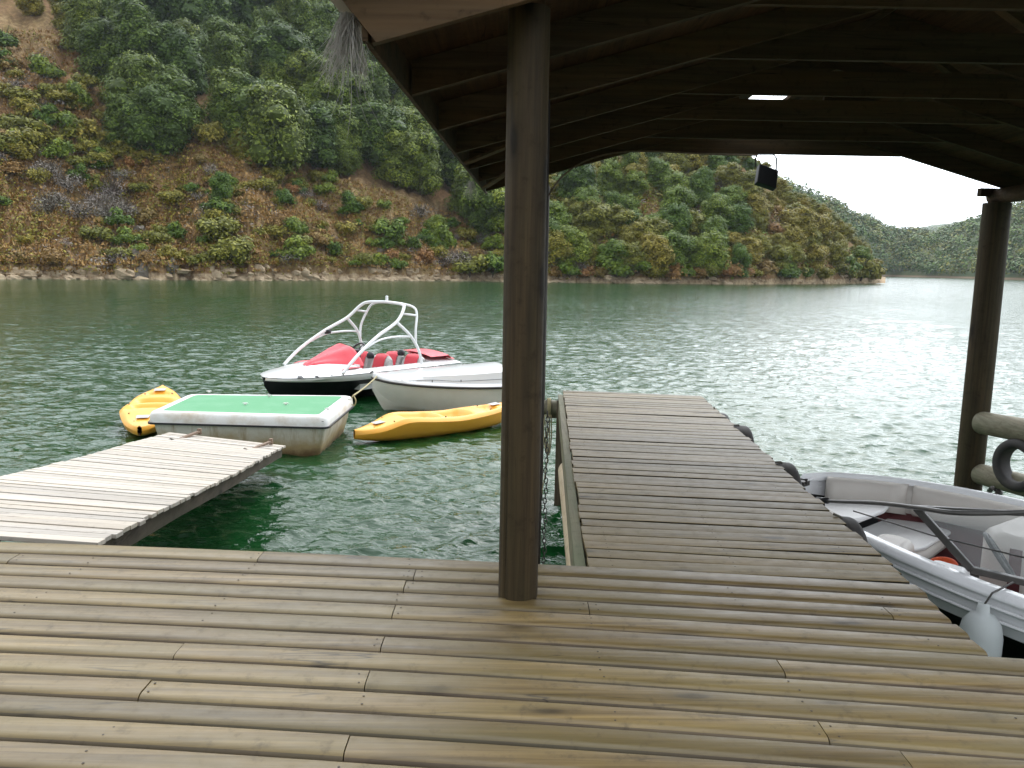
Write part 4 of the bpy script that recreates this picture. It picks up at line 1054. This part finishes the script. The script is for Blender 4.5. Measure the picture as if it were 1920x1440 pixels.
for s_ in (-1, 1):
    rows = []
    for i in range(51):
        x = .12 + 5.0 * (i / 50) ** 1.2; z = sinterp(x, xs, zg); q = max(gi(x) - .02, .02)
        rows.append([(x, s_ * q, z - .255), (x, s_ * max(q - .24, .01), .50)])
    b.grid(rows, flip=(s_ < 0))
b.build('side_panel', M['maroon'], sb, smooth=True)
b = MB(); rows = [[(x, max(gi(x) - .24, .02) * s_, .51) for s_ in (-1, 0, 1)] for x in np.linspace(.12, 5.1, 30)]; b.grid(rows, flip=True); b.build('floor', M['carpet'], sb)
def cushion(name, outline, z0, z1, mat, bev=.04):
    b = MB(); n = len(outline); i = len(b.v)
    b.v += [(x, y, z0) for x, y in outline] + [(x, y, z1) for x, y in outline]
    b.face(list(range(i + n, i + 2 * n))); b.face(list(range(i, i + n))[::-1])
    for k in range(n): b.face((i + k, i + (k + 1) % n, i + n + (k + 1) % n, i + n + k))
    o = b.build(name, mat, sb, smooth=True); q = o.modifiers.new('b', 'BEVEL'); q.width = bev; q.segments = 4; q.limit_method = 'ANGLE'; q.angle_limit = math.radians(50); 
    try: o.data.set_sharp_from_angle(angle=math.radians(80))
    except Exception: pass
    return o
cushion('bow_cushion', [(.10, -.18), (.10, .24), (.24, .45), (.42, .55), (.55, .50), (.60, .30), (.60, -.10), (.45, -.40), (.25, -.36)], .86, .90, M['white_vinyl'])
cushion('seat_base', [(.5, -.35), (.5, .45), (.8, .62), (1.0, .62), (1.05, .1), (1.0, -.15), (.85, -.45)], .62, .72, M['cream_vinyl'], .08)
cushion('seat_lid', [(.5, -.35), (.5, .60), (.78, .72), (.98, .66), (1.02, .1), (.95, -.2)], .715, .75, M['white_vinyl'], .015)
for x0_, x1_, s_ in ((.12, .62, 1), (.66, 2.2, 1), (.15, .75, -1)):
    b = MB(); rows = []
    for i in range(13):
        x = x0_ + (x1_ - x0_) * i / 12; q = gi(x) - .03; z = sinterp(x, xs, zg); e = min(1, min(i, 12 - i) / 1.2 + .3)
        rows.append([(x, s_ * (q), z - .01), (x, s_ * (q - .05 * e), z + .004 * e), (x, s_ * (q - .11 * e), z - .03), (x, s_ * (q - .13 * e), z - .12), (x, s_ * (q - .12 * e), z - .24), (x, s_ * q, z - .27)])
    b.grid(rows, flip=(s_ < 0)); b.build('bolster', M['cream_vinyl'], sb, smooth=True)
cushion('port_seat_back', [(.92, -.78), (.90, -.44), (1.0, -.36), (1.16, -.40), (1.24, -.84), (1.1, -.88)], .80, .95, M['cream_vinyl'], .07)
cushion('console', [(1.38, -.86), (1.38, -.66), (1.62, -.66), (1.68, -.95), (1.5, -.95)], .82, .95, M['white_vinyl'], .05)
wheel(sb, SL(1874, 1042, 1.05), (.75, .35, .6), .15, .014, M['black'])
hs = cushion('helm_seat', [(1.56, -.28), (1.48, -.12), (1.52, .42), (1.64, .50), (1.86, .46), (1.96, -.1), (1.88, -.30), (1.70, -.34)], .52, 1.10, M['cream_vinyl'], .09)
b = MB(); b.poly([(1.73, -.355, .62), (1.80, -.345, .62), (1.79, -.340, 1.04), (1.72, -.352, 1.04)]); b.build('red_stripe', M['maroon'], hs)
cushion('side_seat', [(2.1, .40), (2.1, .85), (2.9, .85), (2.9, .40)], .52, .80, M['cream_vinyl'], .08)
# windshield: port wing, post and top bar
wsf = MB()
A1, A2, A3 = SL(1718, 952, 1.34), SL(1822, 1068, 1.02), SL(1925, 1092, 1.01); A3b = A3 + (A3 - A2) * 2.0; A4 = SL(1925, 963, 1.38); A4b = A4 + (A4 - A1) * 1.5
wsf.beam(A1, A2, .03, .045); wsf.beam(A2, A3b, .045, .04); wsf.beam(A1, A4b, .03, .03)
ws = wsf.build('windshield', M['alu'], sb, bevel=.004)
b = MB(); b.poly([A1, A2, A3b, A4b]); b.build('pane', M['pane'], ws, solid=.004)
pb = MB(); bp = catmull([SL(1528, 936, 1.12), SL(1560, 940, 1.17), SL(1640, 943, 1.26), SL(1720, 952, 1.36), SL(1800, 962, 1.42), SL(1930, 960, 1.45), SL(2100, 950, 1.5)], 6)
pb.tube(bp, [.008 + .007 * min(1, i / 12) for i in range(len(bp))], 8); pole = pb.build('folded_awning_pole', M['alu'], sb, smooth=True)
b = MB(); b.tube([SL(1532, 937, 1.13), SL(1552, 939, 1.16)], .022, 8); b.build('pole_clip', M['black'], pole, smooth=True)
b = MB(); a_ = SL(1600, 958, 1.12); c_ = SL(1940, 1050, 1.25); b.tube([a_, a_.lerp(c_, .5) - Vector((0, 0, .02)), c_], .005, 6); b.build('stay_wire', M['steel'], sb)
b = MB(); b.box(SL(1503, 905, 1.09), (.09, .10, .04)); b.tube([SL(1496, 905, 1.08), SL(1500, 898, 1.14), SL(1512, 900, 1.14), SL(1512, 908, 1.08)], .010, 8); b.build('bow_cleat', M['steel'], sb, bevel=.004)
b = MB(); b.tube([SL(1855, 921, 1.0), SL(1860, 915, 1.07), SL(1872, 921, 1.06), SL(1876, 924, 1.0)], .02, 8); b.build('rail_cleat', M['steel'], sb, smooth=True)
b = MB(); b.tube(catmull([SL(1872, 920, 1.03), SL(1868, 925, .99), SL(1848, 955, .86), SL(1840, 985, .7)], 5), .013, 6)
tag(b.build('mooring_line', M['darkrope']), 'dark mooring line hanging over the far gunwale of the silver boat', 'rope')
ml = bpy.data.objects['mooring_line']; ml.location = sb.location; ml.rotation_euler = sb.rotation_euler
# orange life jacket on the floor between the seats
b = MB(); rows = []
for i in range(9):
    f_ = i / 8; rows.append([Vector((1.22 + .18 * f_ + .03 * math.sin(j), -.36 + .05 * math.sin(i * 1.3) + .17 * math.cos(2 * math.pi * j / 12) * math.sin(math.pi * (f_ * .9 + .05)), .72 + .16 * math.sin(2 * math.pi * j / 12) * math.sin(math.pi * (f_ * .9 + .05)))) for j in range(12)])
b.grid(rows, close_u=True); lj = b.build('life_jacket', M['orange'], smooth=True, sub=1); tag(lj, 'orange life jacket stuffed behind the port seat of the silver boat', 'life jacket')
lj.location = sb.location; lj.rotation_euler = sb.rotation_euler
b = MB(); b.beam((1.24, -.36, .72), (1.40, -.34, .72), .24, .035); b.build('strap', M['black'], lj)
# fender
q = SL(1850, 1160, .66)
fe = empty('boat_fender'); frame_x(fe, SB0, SBs); tag(fe, 'translucent white boat fender squeezed between the silver hull and deck edge', 'fender')
fx, fy = 1.98, -1.10
fb = P(1846, 1150, .74) - SB0; fxv = SBs.normalized(); fx = fb.x * fxv.x + fb.y * fxv.y; fy = -fb.x * fxv.y + fb.y * fxv.x; fx, fy = 1.90, -1.25
b = MB(); b.lathe((fx, fy, .70), (0, 0, 1), [(.0001, -.26), (.06, -.25), (.10, -.2), (.112, -.1), (.112, .08), (.098, .15), (.06, .20), (.035, .21), (.03, .26), (.0001, .262)], 28)
b.build('fender_body', M['fender'], fe, smooth=True)
b = MB(); b.tube([(fx, fy, .95), (fx + .02, fy + .05, 1.02), SL(1900, 1092, 1.03)], .006, 6); b.build('lanyard', M['steel'], fe)

# ------------------------------------------------------------ tyres
def tyre(name, c_, axis, R, w, lab, group, rope_to=None):
    o = empty(name, c_); tag(o, lab, 'tyre', group)
    prof = []
    for k in range(17):
        th = math.pi * 2 * k / 16
        cc, ss = math.cos(th), math.sin(th); r_ = R * .80 + R * .20 * (abs(cc) ** .7) * (1 if cc > 0 else -1); h_ = w / 2 * (abs(ss) ** .6) * (1 if ss > 0 else -1)
        if cc < -.75: r_ = R * .62
        prof.append((r_, h_))
    b = MB(); b.lathe((0, 0, 0), axis, prof, 40); b.build('tyre_body', M['rubber'], o, smooth=True)
    if rope_to is not None:
        b = MB(); b.tube([Vector((0, 0, R * .62)), Vector((.02, 0, R * .85)), Vector((-.03, 0, R + .008)), Vector((rope_to[0], rope_to[1] * .2, rope_to[2]))], .008, 6)
        b.build('strap', M['darkrope'], o, smooth=True)
    return o
for (px, py), R, zc, lab in (((1338, 766), .26, .99, 'farthest and lowest tyre fender on the right side of the pier'), ((1378, 800), .28, 1.03, 'tyre fender second from the far end of the pier'),
                          ((1455, 870), .28, 1.03, 'tyre fender midway along the pier, just beyond the silver bow'), ((1556, 968), .27, 1.02, 'nearest tyre fender, wedged between pier and silver hull')):
    q = P(px, py, ZD); yy = q.y; xx_ = prr(yy) + .055
    tyre('tyre', (xx_, yy, zc), (1, -.03, 0), R, .17, lab, 'tyres hung along the pier', (-.07, .05, ZD - zc + .012))

# ------------------------------------------------------------ shelter
sh = empty('roof_shelter', (0, 0, 0)); tag(sh, 'dark timber roof shelter on log posts over the deck and slip', 'shelter')
def xe(D): return -.57 + .037 * (D - 3.3)
FR = [3.3, 4.25, 5.3, 6.35, 7.4, 8.45, 9.5]
ZE, ZK, SLP = 3.65, 4.13, .2825
KX, WX = 1.68, 6.47
RH = .165
for i, D in enumerate(FR):
    w = .05; y_ = D
    def X(u): return xe(D) + u
    b = MB(); b.bid = rnd()
    ap = ZE + SLP * WX / 2
    # each rafter: bottom follows the slope
    stop = {5: 2.62, 6: 2.78}.get(i, WX / 2)
    for nm, ua, ub, za, zb in (('rafter', 0, stop, ZE, ZE + SLP * stop), ('rafter', WX, WX / 2 if i < 5 else WX / 2 + .25, ZE, ap if i < 5 else ap - SLP * .25)):
        b = MB(); b.bid = rnd(); q = [(X(ua), za), (X(ub), zb), (X(ub), zb + RH), (X(ua), za + RH)]
        k = len(b.v); b.v += [(x_, y_ - w / 2, z_) for x_, z_ in q] + [(x_, y_ + w / 2, z_) for x_, z_ in q]
        for f_ in ((0, 1, 2, 3), (7, 6, 5, 4), (1, 0, 4, 5), (2, 1, 5, 6), (3, 2, 6, 7), (0, 3, 7, 4)): b.face([k + a for a in f_])
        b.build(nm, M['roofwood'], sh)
    b = MB(); b.bid = rnd(); y2 = y_ + w / 2 + .024
    q = [(X(KX), ZK), (X(WX - KX), ZK), (X(WX - KX) - .25, ZK + .18), (X(KX) + .25, ZK + .18)]
    k = len(b.v); b.v += [(x_, y2 - .02, z_) for x_, z_ in q] + [(x_, y2 + .02, z_) for x_, z_ in q]
    for f_ in ((0, 1, 2, 3), (7, 6, 5, 4), (1, 0, 4, 5), (2, 1, 5, 6), (3, 2, 6, 7), (0, 3, 7, 4)): b.face([k + a for a in f_])
    b.build('collar_tie', M['roofwood'], sh)
    if i in (1, 2, 3):
        for ua, ub in ((2.5, 3.0), (3.95, 3.45)):
            b = MB(); b.bid = rnd(); b.beam((X(ua), y2 + .045, ZK + .1), (X(ub), y2 + .045, ZE + SLP * min(ub, WX - ub) + .05), .04, .08, up=(0, 1, 0)); b.build('truss_web', M['roofwood'], sh)
# barge board on the near gable
b = MB(); b.bid = .9
for ua, ub in ((-.10, WX / 2), (WX + .10, WX / 2)):
    za, zb = ZE - .02 + SLP * (-.10), ZE - .02 + SLP * WX / 2; D = 3.235
    q = [(xe(D) + ua + (.13 if ua < 1 else -.13), za + .037), (xe(D) + ub, zb), (xe(D) + ub, zb + .20), (xe(D) + ua, za + .19)]
    k = len(b.v); b.v += [(x_, D - .015, z_) for x_, z_ in q] + [(x_, D + .015, z_) for x_, z_ in q]
    for f_ in ((0, 1, 2, 3), (7, 6, 5, 4), (1, 0, 4, 5), (2, 1, 5, 6), (3, 2, 6, 7), (0, 3, 7, 4)): b.face([k + a for a in f_])
b.build('barge_board', M['roofwood'], sh)
# boards above the rafters; a short gap at the ridge lets the sky in
sbm = MB(); HA, HB = 8.60, 9.84
def rz(u): return ZE + RH + .004 + SLP * min(u, WX - u)
n = 26
us = [-.10 + (WX / 2 + .10) * k / n for k in range(n + 1)]
for side in (0, 1):
    for k in range(n):
        ua, ub = us[k], us[k + 1] - .0006
        segs = [(3.2, HA), (HB, 9.85)] if k >= n - (3 if side == 0 else 1) else [(3.2, 9.85)]
        for Da, Db in segs:
            sbm.bid = rnd()
            j = len(sbm.v)
            for dz in (0, .022):
                for D, u in ((Da, ua), (Da, ub), (Db, ub), (Db, ua)):
                    uu = u if side == 0 else WX - u
                    sbm.v.append((xe(D) + uu, D, rz(uu) + dz))
            for f_ in ((0, 1, 2, 3), (7, 6, 5, 4), (1, 0, 4, 5), (2, 1, 5, 6), (3, 2, 6, 7), (0, 3, 7, 4)): sbm.face([j + a for a in f_])
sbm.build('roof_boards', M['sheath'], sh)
b = MB()
for side in (0, 1):
    for Da, Db, uend in ((3.12, HA, WX / 2), (HA, HB, WX / 2 - (.385 if side == 0 else .128)), (HB, 9.92, WX / 2)):
        rows = []
        for k in range(41):
            u = -.16 + (uend + .16) * k / 40; uu = u if side == 0 else WX - u
            rows.append([(xe(D) + uu, D, rz(uu) + .034 + .008 * math.sin(k * 2.2)) for D in (Da, Db)])
        b.grid(rows, flip=(side == 0))
b.build('roof_sheet', M['sheet'], sh, solid=.003, smooth=True)
for u in (-.02, WX + .02):
    b = MB(); b.bid = .3; b.beam((xe(3.25) + u, 3.25, ZE + .075), (xe(9.8) + u, 9.8, ZE + .075), .022, .15); b.build('fascia', M['roofwood'], sh)
for u0, D0, u1, D1 in ((.02, 6.9, .62, 6.4), (.02, 9.0, .55, 7.6)):
    b = MB(); b.bid = .95; b.beam((xe(D0) + u0, D0, ZE - .01 + SLP * u0), (xe(D1) + u1, D1, ZE - .01 + SLP * u1), .06, .02); b.build('eave_brace', M['roofwood'], sh)
# posts and plates
def post(c_, r, z0, z1, name='post', crack=False):
    b = MB(); n = 48; rows = []; hs = [z0 + (z1 - z0) * k / 30 for k in range(31)]
    for z in hs:
        row = []
        for j in range(n):
            th = 2 * math.pi * j / n; rr_ = r * (1 + .02 * mnoise.noise(Vector((math.cos(th) * 1.5, math.sin(th) * 1.5, z * .8)))) * (1 + .03 * (z1 - z) / 3)
            if crack and j == 30 and z < ZD + 1.0: rr_ *= .90
            row.append((c_[0] + rr_ * math.cos(th), c_[1] + rr_ * math.sin(th), z))
        rows.append(row)
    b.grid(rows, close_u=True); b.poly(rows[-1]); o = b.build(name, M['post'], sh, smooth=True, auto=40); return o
post((.045, 3.53), .0885, 1.22, 3.86, crack=True)
post((.30, 9.45), .095, -1.5, 3.72)
rp = PD(1866, 420, 9.5)
post((rp.x, 9.5), .150, -1.5, 3.62)
b = MB(); b.tube([(.045, 3.56, 3.75), (.30, 9.75, 3.75)], .07, 16); b.build('plate_log', M['roofwood'], sh, smooth=True)
b = MB(); b.tube([(rp.x - .23, 3.2, 3.70), (rp.x + .02, 9.62, 3.70)], .09, 16); b.build('plate_log', M['roofwood'], sh, smooth=True)
b = MB(); b.beam((rp.x - .19, 9.56, 3.745), (rp.x + .9, 9.56, 3.745), .08, .09); b.build('cross_plate', M['roofwood'], sh)
for s_, px in ((-1, 962), (1, 1022)):
    a_ = PD(px, 132, 3.44); b = MB(); b.poly([a_, a_ + Vector((-s_ * .02, -.0, .015)), a_ + Vector((0, 0, .09))]); 
# conduit and chain behind the thick post
q = PD(1022, 700, 4.02)
b = MB(); b.tube([(q.x - .014, 4.04, .2), (q.x - .014, 4.04, 2.4), (q.x - .018, 4.04, 3.6)], .014, 10)
tag(b.build('conduit_pipe', M['steel'], smooth=True), 'thin dark pipe running up just behind the thick post', 'pipe')
b = MB(); zz_ = 2.05; k = 0
while zz_ > .75:
    cx_, cy_ = q.x + .018 + .003 * math.sin(k), 4.04
    ax = (1, 0) if k % 2 else (0, 1)
    pts = [Vector((cx_ + ax[0] * .009 * math.cos(t_), cy_ + ax[1] * .009 * math.cos(t_), zz_ + .017 * math.sin(t_))) for t_ in [2 * math.pi * j / 8 for j in range(9)]]
    b.tube(pts, .003, 5, caps=False); zz_ -= .027; k += 1
tag(b.build('chain', M['steel'], smooth=True), 'dark chain hanging beside the thick post', 'chain')
# log railing at the right, with a tyre
lr = empty('log_railing', (0, 0, 0)); tag(lr, 'pale log railing running back from the far right post', 'railing')
for (px, py), r in (((1838, 792), .135), ((1835, 888), .125)):
    a_ = PD(px, py, 9.38); b = MB(); e_ = a_ + Vector((.62, -2.2, 0)).normalized() * 3.0 + Vector((0, 0, .12))
    b.tube([a_, a_.lerp(e_, .01), a_.lerp(e_, .3), a_.lerp(e_, .6), e_], [r * .93, r, r * 1.02, r * .98, r * 1.03], 20); b.build('rail', M['rail'], lr, smooth=True, auto=50)
q = PD(1912, 872, 8.75)
tyre('tyre', q, (1, .3, 0), .30, .20, 'large black tyre hung on the log railing at the right edge', 'tyres on the railing', (.05, .03, .38))
# floodlight
fo_ = PD(1437, 333, 9.42); fd = empty('floodlight', fo_); tag(fd, 'black floodlight hanging from the far roof beam', 'floodlight')
R_ = Matrix.Rotation(math.radians(14), 3, 'Y') @ Matrix.Rotation(math.radians(-28), 3, 'X') @ Matrix.Rotation(math.radians(6), 3, 'Z')
b = MB(); b.box((0, 0, 0), (.24, .07, .25), R_, taper=1.0); b.box(R_ @ Vector((0, .05, 0)), (.16, .05, .16), R_, taper=.9); b.build('housing', M['black'], fd, bevel=.006)
b = MB(); L1 = PD(1417, 313, 9.42) - fo_; L2 = PD(1417, 296, 9.42) - fo_; L3 = PD(1421, 289, 9.42) - fo_; L4 = PD(1450, 289, 9.42) - fo_; L5 = PD(1456, 297, 9.42) - fo_; L6 = PD(1455, 325, 9.42) - fo_
b.tube([L1, L2, L3, L4, L5, L6], .009, 8); b.build('bracket', M['steel'], fd)
# electric cable slung from the beam to the far post
pts = [PD(x, y, 9.40) for x, y in ((1024, 375), (1045, 341), (1075, 314), (1110, 297), (1150, 287), (1200, 283), (1260, 285), (1330, 289), (1420, 291))]
b = MB(); b.tube(catmull(pts, 6), .010, 6)
tag(b.build('electric_cable', M['rust'], smooth=True), 'thin brown cable curving under the far roof beam to the post', 'cable')
# straw tufts at the eave
def tuft(c_, n, L, lab, spread):
    b = MB()
    for _ in range(n):
        d = Vector((U(-1, 1) * spread - .1, U(-1, 1) * spread, -1)).normalized(); l_ = L * U(.4, 1.0) * (1.8 if rnd() < .06 else 1)
        a_ = Vector((U(-.03, .03), U(-.03, .03), U(-.01, .02)))
        b.tube([a_, a_ + d * l_ * .4 + Vector((U(-.01, .01), 0, 0)), a_ + d * l_ * .75 + Vector((U(-.02, .02), 0, -.01)), a_ + d * l_ + Vector((U(-.03, .03), 0, -.03))], [.0013, .0011, .0009, .0006], 3)
    o = b.build('straw_tuft', M['tuft'], loc=c_); tag(o, lab, 'straw tuft'); return o
tuft(PD(655, 34, 3.3), 230, .26, 'grey wispy straw tuft hanging from the near corner of the eave', .55)
tuft(PD(884, 342, 8.6), 60, .18, 'small pale straw tuft near the far end of the eave', .5)

# ------------------------------------------------------------ ropes
def rope(name, pts, r, mat, lab):
    o_ = Vector(pts[0]); b = MB(); b.tube(catmull([Vector(p) - o_ for p in pts], 6), r, 7)
    return tag(b.build(name, mat, smooth=True, loc=o_), lab, 'rope')
a_ = P(662, 742, .62); c_ = bw + Vector((.1, .03, .0))
rope('mooring_rope', [a_, a_.lerp(c_, .35) - Vector((0, 0, .02)), a_.lerp(c_, .7) - Vector((0, 0, .02)), c_], .014, M['rope'], 'pale mooring rope stretched from the float corner to the white motorboat')
rope('rope_loop', [a_, a_ + Vector((-.06, -.02, -.1)), a_ + Vector((.02, -.02, -.16)), a_ + Vector((.05, -.02, -.08)), a_ + Vector((.01, 0, 0))], .010, M['rope'], 'small loop of rope end hanging at the float corner')
q = PD(1028, 752, 9.3)
b = MB()
for k in range(3): 
    rr_ = .105; cc_ = PD(1027 + k * 2, 764, 9.42) - q
    b.tube([cc_ + Vector((0, math.cos(t_) * rr_, math.sin(t_) * rr_)) for t_ in [2 * math.pi * j / 14 for j in range(15)]], .010, 6)
for k in range(5):
    x_ = (k - 2) * .018
    b.tube(catmull([Vector((x_, -.02, -.16)), Vector((x_ * 1.3, -.02, -.4)), Vector((x_ * .6 + .01, -.02, -.62 - .03 * (k % 2)))], 5), .008, 5)
b.tube(catmull([Vector((.01, -.02, -.60)), Vector((-.0, -.02, -.75)), Vector((-.03, -.03, -.95)), Vector((-.05, -.03, -1.12))], 5), .006, 5)
tag(b.build('hanging_rope', M['rope'], smooth=True, loc=q), 'yellowish rope wrapped on the cross log and hanging in a bundle', 'rope')

# ------------------------------------------------------------ haze
t = NT('haze_air'); t.t.nodes.remove(t.b); pv = t.n('ShaderNodeVolumePrincipled'); pv.inputs['Density'].default_value = .00012
pv.inputs['Color'].default_value = (.80, .88, .95, 1); pv.inputs['Anisotropy'].default_value = .2; t.l(pv.outputs[0], t.out.inputs['Volume'])
b = MB(); b.box((200, 1800, 124), (7600, 4800, 258)); hz = b.build('haze', t.m); tag(hz, kind='stuff', label='thin pale haze over the lake and hills', cat='haze')
